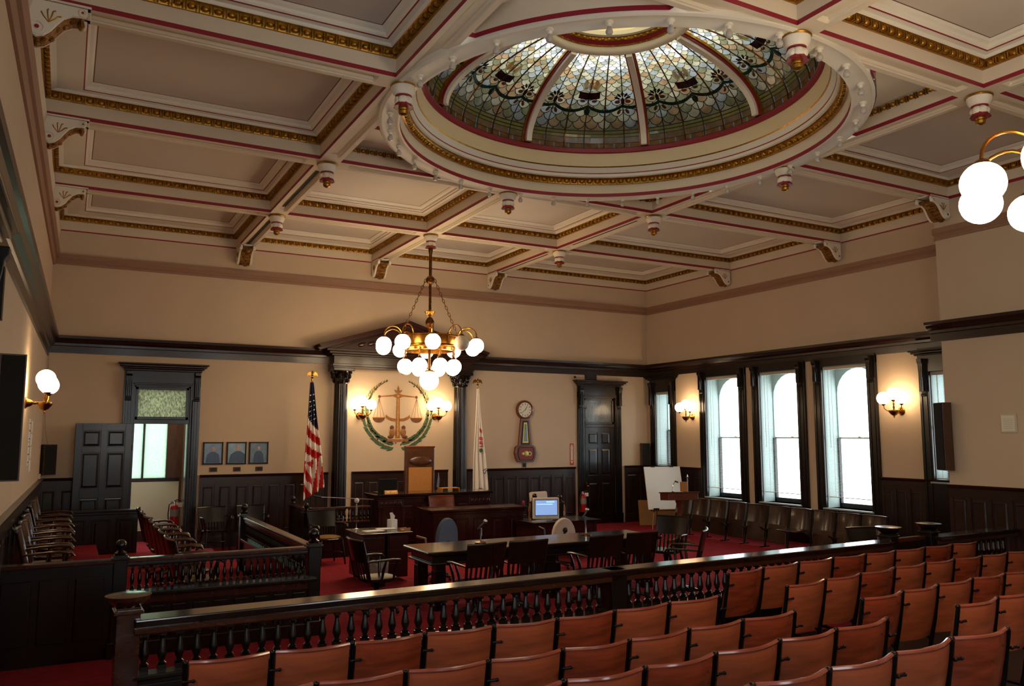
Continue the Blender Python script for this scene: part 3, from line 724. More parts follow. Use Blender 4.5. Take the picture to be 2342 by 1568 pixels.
# conformal latitude so the fish-scale panes keep their shape
N = 2000; VT = [0.0]; 
for i in range(N):
    ph = PHM*(i+0.5)/N; ds = math.hypot(AA*math.sin(ph), BB*math.cos(ph))*PHM/N; VT.append(VT[-1]+ds/(AA*math.cos(ph)))
def phi_of(v):
    lo, hi = 0, N
    while hi-lo > 1:
        m = (lo+hi)//2
        if VT[m] < v: lo = m
        else: hi = m
    t = (v-VT[lo])/max(1e-9, VT[hi]-VT[lo]); return PHM*(lo+min(max(t, 0), 1))/N
def dv(u, v, inn=0.0): return dp(u, phi_of(min(max(v, 0), VT[-1])), inn)
BAY = PI/4; NC = 9; RU = BAY/(2*NC); TH0 = math.radians(-1.2)
V0 = 0.115
rows = int((VT[-1]-V0)/RU)+2
lead = B(); rest = {}; count = 0; SHEETS = {}
def tile(cu, cv, shrink):
    R = RU; pts = []
    for a in (180, 212, 244, 270, 296, 328, 360): pts.append((cu+R*math.cos(math.radians(a)), cv+R*math.sin(math.radians(a))))
    for a in (250, 215): pts.append((cu+R+R*math.cos(math.radians(a)), cv+R+R*math.sin(math.radians(a))))
    pts.append((cu, cv+R))
    for a in (325, 290): pts.append((cu-R+R*math.cos(math.radians(a)), cv+R+R*math.sin(math.radians(a))))
    c = (cu, cv+0.02*R)
    return [(c[0]+(p[0]-c[0])*shrink, c[1]+(p[1]-c[1])*shrink) for p in pts]
random.seed(3)
vis_order = [1, 0, 2, 3, 7, 4, 5, 6]          # bays, nearest to full view first
for bay in vis_order:
    t0 = TH0+bay*BAY
    for r in range(rows):
        cv = V0+RU*(r+0.2); f = r/rows
        for c in range(NC+(r % 2)):
            cu = t0+RU*(2*c+1-(r % 2))
            lo, hi = t0+0.012, t0+BAY-0.012
            out = tile(cu, cv, 1.0); inn = tile(cu, cv, 0.90)
            clip = lambda P: [(min(max(p[0], lo), hi), min(p[1], VT[-1])) for p in P]
            out, inn = clip(out), clip(inn)
            ar = abs(sum(inn[i][0]*inn[(i+1) % 12][1]-inn[(i+1) % 12][0]*inn[i][1] for i in range(12)))
            if ar < 0.1*RU*RU: continue
            po = [dv(p[0], max(p[1], V0-0.004), -0.001) for p in out]; pi = [dv(p[0], max(p[1], V0), -0.001) for p in inn]
            lead.add(po+pi, [(i, (i+1) % 12, 12+(i+1) % 12, 12+i) for i in range(12)])
            x = random.random()
            if f < 0.35: m = 'glass_olive' if x < 0.45 else 'glass_amber' if x < 0.65 else 'glass_cream' if x < 0.85 else 'glass_grey'
            elif f < 0.6: m = 'glass_cream' if x < 0.35 else 'glass_amber' if x < 0.55 else 'glass_grey' if x < 0.8 else 'glass_olive'
            else: m = 'glass_white' if x < 0.38 else 'glass_grey' if x < 0.66 else 'glass_cream' if x < 0.9 else 'glass_amber'
            ctr = dv(cu, min(max(cv, V0+0.01), VT[-1]))
            fan = [(12, i, (i+1) % 12) for i in range(12)]
            if count < 290:
                bb_ = B().add(pi+[ctr], fan); me = bpy.data.meshes.new('pane'); me.from_pydata(bb_.v, [], bb_.f); me.materials.append(MATS[m])
                link('pane', me, dome); count += 1
            else:
                rest.setdefault(m, B()).add(pi+[ctr], fan)
for m, b in rest.items(): b.build('further_panes', m, dome, kind='stuff')
lead.build('lead_came', 'lead', dome, kind='stuff')
# border courses at the foot: two rows of oblong panes
for (va, vb, nn, mm) in ((0.004, 0.030, 8, 'glass_brick'), (0.034, 0.068, 6, 'glass_amber'), (0.072, 0.088, 3, 'glass_yellow'), (0.094, 0.110, 3, 'glass_yellow')):
    bo = B()
    for bay in range(8):
        for k in range(nn):
            u0 = TH0+bay*BAY+BAY*k/nn+0.005; u1 = TH0+bay*BAY+BAY*(k+1)/nn-0.005
            S = 3; top = [dv(u0+(u1-u0)*i/S, vb) for i in range(S+1)]; botm = [dv(u0+(u1-u0)*i/S, va) for i in range(S+1)]
            bo.loft([botm, top], closed=False)
    bo.build('border_panes', mm, dome, kind='stuff')
lb = B()
for va, vb in ((0.0, 0.004), (0.030, 0.034), (0.068, 0.072), (0.088, 0.094), (0.110, 0.116)):
    lb.loft([[dv(2*PI*k/96, va) for k in range(97)], [dv(2*PI*k/96, vb) for k in range(97)]], closed=False)
lb.build('border_came', 'lead', dome)
# garlands, palmettes, banner and eagle worked into each bay
far_orn = {}; cur_bay = [0]
def opart(m, v, f):
    if cur_bay[0] in (5, 6): far_orn.setdefault(m, B()).add(v, f); return
    me = bpy.data.meshes.new('ornament_pane'); me.from_pydata(v, [], f); me.materials.append(MATS[m]); link('ornament_pane', me, dome)
def blob(m, u, v, ru, rv, n=10, rot=0.0, inn=0.012):
    P = []
    for k in range(n):
        a = 2*PI*k/n; x, y = ru*math.cos(a), rv*math.sin(a); P.append((u+x*math.cos(rot)-y*math.sin(rot), v+x*math.sin(rot)+y*math.cos(rot)))
    opart(m, [dv(*p, inn) for p in P]+[dv(u, v, inn+0.006)], [(n, k, (k+1) % n) for k in range(n)])
def strip(m, path, w, inn=0.012):
    a = [dv(u, v-w, inn) for u, v in path]; b = [dv(u, v+w, inn) for u, v in path]; q = B().loft([a, b], closed=False); opart(m, q.v, q.f)
for bay in (0, 1, 2, 3, 7, 4, 5, 6):
    t0 = TH0+bay*BAY; vs_ = 0.30; cur_bay[0] = bay
    for s0, s1 in ((0.0, 1/6), (1/6, 0.5), (0.5, 5/6), (5/6, 1.0)):
        n = 8; path = []
        for k in range(n+1):
            f = k/n; sag = 0.045*(4*f*(1-f)) if (s1-s0) > 0.2 else 0.02*(4*f*(1-f)); path.append((t0+BAY*(s0+(s1-s0)*f)*0.985+0.005, vs_-sag))
        strip('glass_green', path, 0.013)
    for s in (1/6, 5/6):
        u = t0+BAY*s
        for a in (-70, -35, 0, 35, 70):
            r = math.radians(a); blob('glass_plum', u+0.045*math.sin(r), vs_+0.055+0.05*math.cos(r), 0.010, 0.024, 8, -r)
        for a in (-1, 1):
            blob('glass_rose', u+a*0.04, vs_+0.035, 0.022, 0.016); blob('glass_amber', u+a*0.025, vs_+0.055, 0.012, 0.016)
            blob('glass_rose', u+a*0.03, vs_-0.05, 0.012, 0.022, 8, a*0.5)
        blob('glass_plum', u, vs_+0.04, 0.014, 0.035)
    u = t0+BAY/2
    strip('glass_plum', [(u-0.085+0.0213*k, vs_+0.105-0.012*math.sin(PI*k/8)) for k in range(9)], 0.034, 0.014)
    for a in (-1, 1): blob('glass_rose', u+a*0.045, vs_+0.045, 0.022, 0.014, 8)
    for a in (-1, 1):
        blob('glass_amber', u+a*0.044, vs_+0.215, 0.018, 0.055, 10, -a*0.25); blob('glass_cream', u+a*0.062, vs_+0.195, 0.012, 0.045, 10, -a*0.2); blob('glass_white', u+a*0.03, vs_+0.165, 0.018, 0.02)
    blob('glass_amber', u, vs_+0.20, 0.022, 0.055); blob('glass_cream', u, vs_+0.265, 0.014, 0.018); blob('glass_white', u, vs_+0.225, 0.011, 0.022, inn=0.022)
    blob('glass_green', u, vs_-0.045, 0.022, 0.03)
for m, b in far_orn.items(): b.build('further_ornament', m, dome, kind='stuff')
# ribs and bars
def meridian(th, half, d0, d1, n=18):
    rings = []
    for k in range(n+1):
        ph = PHM*k/n; r = AA*math.cos(ph); e = half
        row = []
        for s, d in ((-1, d0), (-1, d1), (1, d1), (1, d0)):
            p = Vector(dp(th, ph, d)); t = Vector((-math.sin(th), math.cos(th), 0)); row.append(p+t*(s*e))
        rings.append(row)
    return rings
for k in range(8):
    th = TH0+k*BAY
    rb = B().loft(meridian(th, 0.044, 0.075, 0.12), cap=True).build('rib', 'white_paint', dome, True)
    B().loft(meridian(th, 0.062, 0.012, 0.075), cap=True).build('red_side', 'crimson_paint', rb, True)
    B().loft(meridian(th, 0.078, 0.0, 0.04), cap=True).build('gilt_edge', 'gilding', rb, True)
    for j in range(1, 6):
        t2 = th+BAY*j/6
        B().tube([dp(t2, PHM*i/14, 0.02) for i in range(15)], 0.0075 if j % 2 else 0.011, 6).build('glazing_bar', 'lead' if j % 2 else 'old_brass', dome, True)
# oculus
band('oculus_white', [(1.075, 7.735), (1.06, 7.70), (1.02, 7.705), (0.985, 7.745), (0.97, 7.79)], 'white_paint', n=64)
band('oculus_beads', [(0.97, 7.79), (0.955, 7.792), (0.945, 7.805)], 'gilding', n=64)
band('oculus_red', [(0.945, 7.805), (0.905, 7.84)], 'crimson_paint', n=64)
ob = B().lathe([(0.905, 7.84-ZB), (0.885, 7.845-ZB), (0.875, 7.875-ZB), (0.86, 7.885-ZB)], n=64, cap=False)
for k in range(60):
    a = 2*PI*k/60; M = RZ(a) @ T(0.885, 0, 7.865-ZB) @ Matrix.Diagonal((0.022, 0.032, 0.024, 1)); ob.add([M @ Vector(v) for v in EGG.v], EGG.f)
    M = RZ(a+0.05) @ T(0.957, 0, 7.797-ZB) @ Matrix.Diagonal((0.012, 0.016, 0.012, 1)); ob.add([M @ Vector(v) for v in EGG.v], EGG.f)
ob.build('oculus_eggs', 'gilding', dome, True, kind='stuff')
band('oculus_lip', [(0.86, 7.885), (0.83, 7.90), (0.82, 7.96)], 'white_paint', n=64)
band('lantern_wall', [(0.82, 7.96), (0.84, 7.98), (0.84, 8.45)], 'drum_paint', n=64)
B().lathe([(0.84, 8.45-ZB), (0.5, 8.56-ZB), (1e-6, 8.6-ZB)], n=32, cap=False).build('lantern_pane', 'skylight_glass', dome)
for k in range(8):
    a = k*PI/4; B().tube([(0.84*math.cos(a), 0.84*math.sin(a), 8.44-ZB), (0.5*math.cos(a), 0.5*math.sin(a), 8.55-ZB), (0, 0, 8.59-ZB)], 0.012, 6).build('lantern_bar', 'lead', dome)
# unseen attic drum and pierced roof, shaped to keep the lower glass dim
band('unseen_attic_wall', [(3.05, 6.20), (3.05, 9.0)], 'stucco_attic', n=48)
band('unseen_attic_roof', [(3.05, 9.0), (1.8, 9.0)], 'stucco_attic', n=48)
# ---- bulbs round the ring
sock = B().lathe([(0.028, 0.02), (0.042, 0.0), (0.042, -0.012), (0.026, -0.022), (0.024, -0.05)], n=12)
bulb = B().lathe([(0.017, -0.05), (0.02, -0.065), (0.034, -0.085), (0.036, -0.105), (0.026, -0.128), (1e-6, -0.136)], n=12, cap=False)
b0 = thing('socket_bulb', 'small unlit clear bulb in a white socket on the dome ring', 'light bulb', (0, 0, 0), 0, 'unlit bulbs round the dome ring')
sock.build('socket', 'white_paint', b0, True); bulb.build('bulb', 'clear_bulb', b0, True)
for k in range(32):
    a = math.radians(-172.5+11.25*k); p = (DC[0]+2.93*math.cos(a), DC[1]+2.93*math.sin(a), 6.123)
    if k == 0: b0.location = p
    else: dup(b0, p)
# ================================================================== BENCH WALL: columns and pediment
ped = thing('pediment_aedicule', 'dark carved wood pediment on two fluted columns behind the bench', 'pediment', (7.05, -0.03, 0))
for s, cx in ((-1, 5.60-7.05), (1, 8.46-7.05)):
    c = B().lathe([(0.19, 0.32), (0.19, 0.42), (0.165, 0.46), (0.17, 0.52), (0.155, 0.55)], (cx, -0.20, 0), 20).build('column_base', 'black_oak', ped, True)
    B().box(cx-0.22, -0.40, 0, cx+0.22, 0, 0.32).build('pedestal', 'black_oak', ped, bevel=0.008)
    sh = B(); rings = []
    for z, r in ((0.55, 0.158), (1.4, 0.158), (2.4, 0.152), (3.36, 0.142)):
        rings.append([(cx+(r-(0.012 if k % 3 == 0 else 0))*math.cos(2*PI*k/48), -0.20+(r-(0.012 if k % 3 == 0 else 0))*math.sin(2*PI*k/48), z) for k in range(48)])
    sh.loft(rings, cap=True); sh.build('column_shaft', 'black_oak', ped, True)
    cap = B().lathe([(0.15, 3.36), (0.165, 3.38), (0.15, 3.40), (0.155, 3.50), (0.20, 3.62), (0.215, 3.63)], (cx, -0.20, 0), 20).build('capital', 'black_oak', ped, True)
    B().box(cx-0.235, -0.435, 3.63, cx+0.235, 0.0, 3.70).build('abacus', 'black_oak', ped, bevel=0.012)
    lv = B()
    for row, (z, r, nn) in enumerate(((3.44, 0.165, 8), (3.53, 0.19, 8))):
        for k in range(nn):
            a = 2*PI*(k+0.5*row)/nn; x, y = cx+r*math.cos(a), -0.20+r*math.sin(a)
            if y < 0.0: lv.sphere((x, y, z), 0.042, 8, 6, (0.8, 0.8, 1.5))
    for k in range(4):
        a = PI/4+k*PI/2; x, y = cx+0.235*math.cos(a), -0.20+0.2*math.sin(a)
        if y < 0: lv.sphere((x, y, 3.60), 0.04, 8, 6)
    lv.build('acanthus', 'black_oak', cap, True)
e0, e1 = 5.36-7.05, 8.74-7.05
B().box(e0+0.02, -0.36, 3.70, e1-0.02, 0, 3.735).box(e0, -0.38, 3.735, e1, 0, 3.79).build('architrave', 'dark_oak_x', ped, bevel=0.006)
B().box(e0+0.03, -0.35, 3.79, e1-0.03, 0, 3.96).build('frieze', 'dark_oak_x', ped, bevel=0.004)
B().box(e0-0.03, -0.40, 3.96, e1+0.03, 0, 4.00).box(e0-0.10, -0.46, 4.00, e1+0.10, 0, 4.05).box(e0-0.17, -0.52, 4.05, e1+0.17, 0, 4.10).build('cornice', 'dark_oak_x', ped, bevel=0.008)
xa, xb, xm, zm = e0-0.30, e1+0.30, 0.02, 4.80
B().prism([(xa+0.35, 4.10), (xb-0.35, 4.10), (xm, zm-0.10)], (0, -0.32, 0), X, Z, Y*0.32).build('tympanum', 'bench_oak', ped)
for x0 in (xa, xb):
    s = 1 if x0 < 0 else -1; dz = 4.08
    for d0, d1, p, nm in ((0.0, 0.055, 0.42, 'raking_bed'), (0.055, 0.12, 0.52, 'raking_cornice')):
        B().prism([(x0, dz+d0-0.02), (xm, zm-0.115+d0), (xm, zm-0.115+d1), (x0-s*0.05, dz+d1-0.02)], (0, -p, 0), X, Z, Y*p).build(nm, 'bench_oak', ped, bevel=0.006)
sc = B()
for s in (-1, 1):
    for k in range(5): sc.sphere((s*(0.15+0.22*k), -0.33, 4.20+0.16*(1-k/5)), 0.06, 8, 6, (1.6, 0.35, 0.8), RY(s*0.35) )
sc.sphere((0, -0.33, 4.40), 0.10, 10, 8, (1, 0.4, 1.2)); sc.build('carving', 'bench_oak', ped, True)
# ================================================================== helpers for joinery
def pbox(par, x0, x1, y0, y1, z0, z1, n=0, material='bench_oak', cap=0.05, capz=0.05, name='body', face='-y', mp=None):
    """cabinet body with a projecting cap and n raised panels on one face"""
    b = B().box(x0, y0, z0, x1, y1, z1-capz).build(name, material, par, bevel=0.006)
    if cap:
        B().box(x0-cap, y0-cap, z1-capz, x1+cap, y1+cap, z1).build('top', mp or material, par, bevel=0.012)
        B().box(x0-cap*0.5, y0-cap*0.5, z1-capz-0.05, x1+cap*0.5, y1+cap*0.5, z1-capz).build('cap_mould', material, par, bevel=0.012)
    if n:
        B().box(x0-0.02, y0-0.02, z0, x1+0.02, y1+0.02, z0+0.12).build('plinth', material, par, bevel=0.006)
        L = (x1-x0) if face in ('-y', '+y') else (y1-y0); w = L/n; za, zb = z0+0.2, z1-capz-0.13
        for i in range(n):
            a, b_ = i*w+0.05, (i+1)*w-0.05
            def r(d, o):
                P = [(a+d, za+d), (b_-d, za+d), (b_-d, zb-d), (a+d, zb-d)]
                if face == '-y': return [(x0+u, y0-o, v) for u, v in P]
                if face == '+x': return [(x1+o, y0+u, v) for u, v in P]
                return [(x0-o, y0+u, v) for u, v in P]
            q = B().loft([r(0, 0.0), r(0.006, 0.016), r(0.018, 0.016), r(0.024, 0.004), r(0.05, 0.004), r(0.07, 0.014)]); q.add(r(0.07, 0.014), [(0, 1, 2, 3)])
            q.build('panel', material, par)
    return b
def baluster_mesh(z0, z1, r=0.034, material='black_oak', n=12, plinth=0.062):
    H = z1-z0; f = lambda t: z0+H*t
    b = B().lathe([(r*0.75, f(0.16)), (r*1.0, f(0.20)), (r*0.55, f(0.25)), (r*0.62, f(0.28)), (r*1.0, f(0.40)), (r*0.95, f(0.48)), (r*0.62, f(0.66)), (r*0.46, f(0.80)), (r*0.75, f(0.83)), (r*0.6, f(0.86)), (r*0.9, f(0.89))], n=n)
    p = plinth/2; b.box(-p, -p, z0, p, p, f(0.16)); b.box(-p*0.85, -p*0.85, f(0.89), p*0.85, p*0.85, z1)
    return mesh_from(b.v, b.f, 'baluster', material, True)
def newel(par, x, y, h, w=0.13, material='black_oak', ball=True, flatcap=False, name='newel'):
    o = B().box(x-w/2, y-w/2, 0, x+w/2, y+w/2, h).build(name, material, par, bevel=0.006)
    B().box(x-w/2-0.02, y-w/2-0.02, h-0.05, x+w/2+0.02, y+w/2+0.02, h-0.02).build('collar', material, o, bevel=0.008)
    B().box(x-w/2-0.025, y-w/2-0.025, 0, x+w/2+0.025, y+w/2+0.025, 0.16).build('plinth', material, o, bevel=0.006)
    if ball:
        B().lathe([(w*0.42, h), (w*0.46, h+0.02), (w*0.2, h+0.045), (w*0.3, h+0.06)], (x, y, 0), 14).build('neck', material, o, True)
        B().sphere((x, y, h+0.10), w*0.43, 16, 10).build('ball', material, o, True)
    if flatcap:
        B().lathe([(w*0.55, h), (w*0.75, h+0.03), (w*0.95, h+0.055), (w*0.98, h+0.085), (w*0.6, h+0.095)], (x, y, 0), 24).build('cap', material, o, True)
    return o
# ================================================================== BAR RAIL
YR = -10.59; RR = 0.030
bar = thing('bar_rail', 'long dark balustrade with a wide handrail between public seats and court', 'railing', (0, YR, 0), RR)
BM = baluster_mesh(0.44, 0.745, 0.036)
def bar_run(x0, x1, par, posts=()):
    B().prism([(-0.125, 0.80), (-0.135, 0.86), (0.125, 0.86), (0.115, 0.80)], (x0, 0, 0), Y, Z, X*(x1-x0)).build('handrail', 'top_oak', par, bevel=0.012)
    B().box(x0, -0.10, 0.742, x1, 0.09, 0.80).build('handrail_fascia', 'rail_oak', par, bevel=0.01)
    B().box(x0, -0.085, 0.40, x1, 0.085, 0.44).build('bottom_rail', 'black_oak', par, bevel=0.01)
    B().box(x0, -0.055, 0.0, x1, 0.055, 0.40).build('dado', 'black_oak', par)
    B().box(x0, -0.075, 0.0, x1, 0.075, 0.12).build('skirting', 'black_oak', par, bevel=0.008)
    n = int((x1-x0-0.1)/0.127)
    for i in range(n):
        x = x0+0.09+i*0.127
        if any(abs(x-p) < 0.11 for p in posts) or x > x1-0.05: continue
        link('baluster', BM, par, loc=(x, 0, 0))
    k = int((x1-x0)/0.62)
    for i in range(k):
        a, b_ = x0+(x1-x0)*i/k+0.05, x0+(x1-x0)*(i+1)/k-0.05
        B().box(a, -0.066, 0.15, b_, -0.05, 0.37).build('panel', 'black_oak', par, bevel=0.008)
bar_run(0.90, 10.02, bar, posts=(5.50,))
newel(bar, 0.86, 0, 0.95, 0.17, 'rail_oak', False, True); newel(bar, 10.08, 0, 0.95, 0.17, 'black_oak', False, True)
newel(bar, 5.50, 0, 0.86, 0.20, 'black_oak', False)
bar2 = thing('bar_rail', 'short balustrade piece joining the bar gate to the pier', 'railing', (0, YR, 0), RR)
bar_run(11.02, 13.0, bar2); newel(bar2, 10.96, 0, 0.95, 0.17, 'black_oak', False, True)
gate = thing('bar_gate', 'low swinging gate between two capped posts of the bar', 'gate', (10.2, YR+10.2*RR, 0), RR)
B().box(0, -0.03, 0.82, 0.64, 0.03, 0.88).build('top_rail', 'rail_oak', gate, bevel=0.008); B().box(0, -0.025, 0.16, 0.64, 0.025, 0.22).build('bottom_rail', 'black_oak', gate, bevel=0.006)
for x in (0.0, 0.58): B().box(x, -0.025, 0.22, x+0.06, 0.025, 0.82).build('stile', 'black_oak', gate)
B().box(0.06, -0.012, 0.22, 0.58, 0.012, 0.82).build('panel', 'black_oak', gate)
# ================================================================== JURY BOX
YJ = -8.10
jb = thing('jury_box', 'panelled jury box enclosure topped with small turned balusters', 'jury box', (0, YJ, 0))
B().box(0.98, -0.05, 0, 2.90, 0.05, 0.60).build('dado', 'black_oak', jb); B().box(0.98, -0.075, 0, 2.90, 0.06, 0.14).build('skirting', 'black_oak', jb, bevel=0.006)
B().box(0.95, -0.062, 0.52, 2.92, -0.045, 0.60).build('dado_rail', 'jury_wood', jb, bevel=0.004)
B().box(0.90, -0.12, 0.60, 2.97, 0.10, 0.645).build('ledge', 'black_oak', jb, bevel=0.012)
for i in range(9):
    a = 0.99+1.9*i/9
    B().box(a+0.035, -0.066, 0.18, a+0.175, -0.048, 0.49).build('panel', 'black_oak', jb, bevel=0.01)
B().box(0.98, -0.06, 0.935, 2.90, 0.06, 0.985).build('handrail', 'jury_wood', jb, bevel=0.014); B().box(0.98, -0.045, 0.90, 2.90, 0.045, 0.935).build('rail_mould', 'black_oak', jb, bevel=0.01)
JM = baluster_mesh(0.645, 0.905, 0.021, n=10, plinth=0.04)
for i in range(26): link('baluster', JM, jb, loc=(1.06+i*0.0705, 0, 0))
newel(jb, 0.94, 0, 1.02, 0.13); newel(jb, 2.95, 0, 1.02, 0.14)
# solid front towards the side wall
B().box(-0.15, -0.04, 0, 0.88, 0.04, 0.94).build('front_board', 'black_oak', jb); B().box(-0.16, -0.07, 0.94, 0.9, 0.07, 0.985).build('front_cap', 'jury_wood', jb, bevel=0.01)
for i in range(3): B().box(-0.10+0.32*i, -0.055, 0.2, 0.16+0.32*i, -0.038, 0.82).build('panel', 'black_oak', jb, bevel=0.012)
# side towards the court
B().box(2.90, 0.05, 0, 3.0, 4.0, 0.60).build('side_dado', 'black_oak', jb); B().box(2.87, 0.05, 0.60, 3.04, 4.0, 0.645).build('side_ledge', 'black_oak', jb, bevel=0.01)
B().box(2.89, 0.05, 0.935, 3.01, 4.0, 0.985).build('side_handrail', 'jury_wood', jb, bevel=0.014); B().box(2.905, 0.05, 0.90, 2.995, 4.0, 0.935).build('rail_mould', 'black_oak', jb)
for i in range(54): link('baluster', JM, jb, loc=(2.95, 0.12+i*0.0715, 0))
for i in range(16): B().box(3.0, 0.10+i*0.243, 0.18, 3.012, 0.29+i*0.243, 0.52).build('panel', 'black_oak', jb, bevel=0.006)
newel(jb, 2.93, 4.04, 1.02, 0.13)
# partition at the far end of the box
jp = thing('jury_partition', 'low panelled wooden partition before the open door leaf', 'partition', (0.0, -1.36, 0))
pbox(jp, 0.02, 1.60, -0.04, 0.04, 0.0, 0.94, 4, 'black_oak', 0.03, 0.035)
# ================================================================== JUDGE'S BENCH, CLERK'S BENCH, TABLES
jbn = thing('judge_bench', 'dark red-brown carved judge bench below the pediment', 'bench', (0, 0, 0))
pbox(jbn, 5.72, 8.08, -2.48, -1.85, 0.0, 1.12, 6, 'bench_oak', 0.07, 0.05, mp='top_oak')
B().box(5.70, -2.505, 0.86, 6.20, -2.46, 1.02).build('carved_block', 'bench_oak', jbn, bevel=0.012); B().box(7.62, -2.505, 0.86, 8.12, -2.46, 1.02).build('carved_block', 'bench_oak', jbn, bevel=0.012)
sc = B()
for cx in (5.95, 7.87):
    for k in range(-2, 3):
        sc.sphere((cx+k*0.09, -2.505, 0.94), 0.036, 8, 6, (1, 0.4, 1.1)); sc.tube([(cx+k*0.09-0.04, -2.51, 0.90), (cx+k*0.09, -2.52, 0.98), (cx+k*0.09+0.04, -2.51, 0.90)], 0.008, 5)
sc.build('scrollwork', 'bench_oak', jbn, True)
cb = thing('clerk_bench', 'lower clerk bench with moulded top standing before the judge bench', 'bench', (0, 0, 0))
pbox(cb, 6.32, 8.18, -3.75, -3.25, 0.0, 0.90, 5, 'bench_oak', 0.06, 0.045, mp='bench_oak')
pbox(cb, 6.32, 6.60, -3.25, -3.02, 0.0, 0.90, 0, 'bench_oak', 0.03, 0.045, name='return')
sd = thing('side_desk', 'small dark desk carrying the computer monitor', 'desk', (8.55, -4.35, 0))
B().box(-0.72, -0.42, 0.655, 0.72, 0.40, 0.69).build('top', 'top_oak', sd, bevel=0.006)
for x in (-0.66, 0.60): B().box(x, -0.36, 0, x+0.06, 0.36, 0.655).build('side', 'bench_oak', sd)
B().box(-0.62, -0.34, 0.16, 0.62, -0.31, 0.655).build('modesty_panel', 'bench_oak', sd)
# reporter's desk
rd = thing('reporter_desk', 'dark wooden pedestal desk with papers beside the jury side', 'desk', (4.93, -5.0, 0))
B().box(-0.52, -0.42, 0.715, 0.32, 0.42, 0.75).build('top', 'top_oak', rd, bevel=0.01)
for x in (-0.46, -0.08):
    b = B().box(x, -0.36, 0.06, x+0.34, 0.36, 0.715).build('pedestal', 'bench_oak', rd, bevel=0.006)
    for k in range(3):
        dr = B().box(x+0.02, -0.375, 0.10+0.2*k, x+0.32, -0.358, 0.28+0.2*k).build('drawer', 'bench_oak', b, bevel=0.004)
# counsel table
tb = thing('counsel_table', 'very long dark polished counsel table with reeded legs', 'table', (6.42, -7.29, 0))
B().box(-1.89, -0.45, 0.705, 1.89, 0.45, 0.755).build('top', 'top_oak', tb, bevel=0.014)
B().box(-1.80, -0.37, 0.60, 1.80, 0.37, 0.705).build('apron', 'black_oak', tb, bevel=0.006)
B().box(-1.83, -0.40, 0.575, 1.83, 0.40, 0.605).build('apron_mould', 'black_oak', tb, bevel=0.01)
for x in (-1.68, 0.0, 1.68):
    for y in (-0.30, 0.30):
        l = B().box(x-0.07, y-0.07, 0.50, x+0.07, y+0.07, 0.60).box(x-0.08, y-0.08, 0.0, x+0.08, y+0.08, 0.08)
        for q in range(5): l.box(x-0.075, y-0.06+q*0.03-0.011, 0.08, x+0.075, y-0.06+q*0.03+0.011, 0.50); l.box(x-0.06+q*0.03-0.011, y-0.075, 0.08, x-0.06+q*0.03+0.011, y+0.075, 0.50)
        l.build('leg', 'black_oak', tb, bevel=0.004)
B().box(-1.62, -0.04, 0.12, 1.62, 0.04, 0.18).build('stretcher', 'black_oak', tb)
# witness rails
wr1 = thing('witness_rail', 'balustrade of the witness stand beside the striped flag', 'railing', (0, 0, 0))
newel(wr1, 4.33, -2.47, 0.87, 0.12); newel(wr1, 4.36, -1.35, 0.92, 0.12)
B().box(4.39, -2.53, 0.88, 5.55, -2.42, 0.925).build('handrail', 'jury_wood', wr1, bevel=0.012); B().box(4.39, -2.51, 0.0, 5.55, -2.43, 0.62).build('dado', 'black_oak', wr1)
B().box(4.37, -2.54, 0.62, 5.55, -2.40, 0.655).build('ledge', 'jury_wood', wr1, bevel=0.008)
WM = baluster_mesh(0.655, 0.885, 0.02, n=10, plinth=0.038)
for i in range(15): link('baluster', WM, wr1, loc=(4.46+i*0.075, -2.47, 0))
B().box(4.29, -2.41, 0.88, 4.40, -1.41, 0.925).build('side_handrail', 'jury_wood', wr1, bevel=0.012); B().box(4.31, -2.41, 0.0, 4.38, -1.41, 0.86).build('side_board', 'black_oak', wr1)
wr2 = thing('witness_rail', 'balustrade of the stand holding the cream armchair', 'railing', (0, 0, 0))
newel(wr2, 9.58, -2.80, 0.86, 0.13); newel(wr2, 8.98, -2.80, 0.90, 0.12)
B().box(9.04, -2.86, 0.82, 9.52, -2.74, 0.87).build('handrail', 'black_oak', wr2, bevel=0.012); B().box(9.04, -2.84, 0.0, 9.52, -2.76, 0.55).build('dado', 'black_oak', wr2); B().box(9.02, -2.87, 0.55, 9.54, -2.73, 0.59).build('ledge', 'black_oak', wr2)
W2 = baluster_mesh(0.59, 0.825, 0.02, n=10, plinth=0.038)
for i in range(6): link('baluster', W2, wr2, loc=(9.10+i*0.075, -2.80, 0))
# ================================================================== THEATRE SEATS
SW = 0.545
def theatre_seat(ply, name='theatre_seat', wood='seat_ply', edge='seat_edge', H=0.82, fold=True):
    t = thing(name, '', 'seat')
    nx, nz = 10, 6; w = SW-0.048; xo = 0.021
    def bp(i, j, off):
        x = -w/2+w*i/nx; f = j/nz; z = 0.36+(H-0.012-0.36)*f
        y = -0.062*math.cos(PI*x/w)+0.10*(1-f)**1.4*0.9+off
        return (x+xo, y, z)
    rows = []
    for j in range(nz+1): rows.append([bp(i, j, -0.008) for i in range(nx+1)]+[bp(i, j, 0.008) for i in range(nx, -1, -1)])
    B().loft(rows, cap=True).build('backrest', wood, t, True)
    B().tube([(xo-w/2+w*i/nx, -0.062*math.cos(PI*(-w/2+w*i/nx)/w), H-0.006) for i in range(nx+1)], 0.0145, 8).build('top_roll', edge, t, True)
    # cast iron standard on the low-x side
    iron_standard(t, -SW/2+0.022, H)
    M = T(0, 0.10, 0.43) @ RX(math.radians(14)) if fold else T(0, 0.13, 0.10) @ RX(math.radians(8))
    s = B().box(-w/2+0.02, 0, 0, w/2-0.02, 0.025, 0.37, M).build('seat', wood, t, bevel=0.01)
    return t
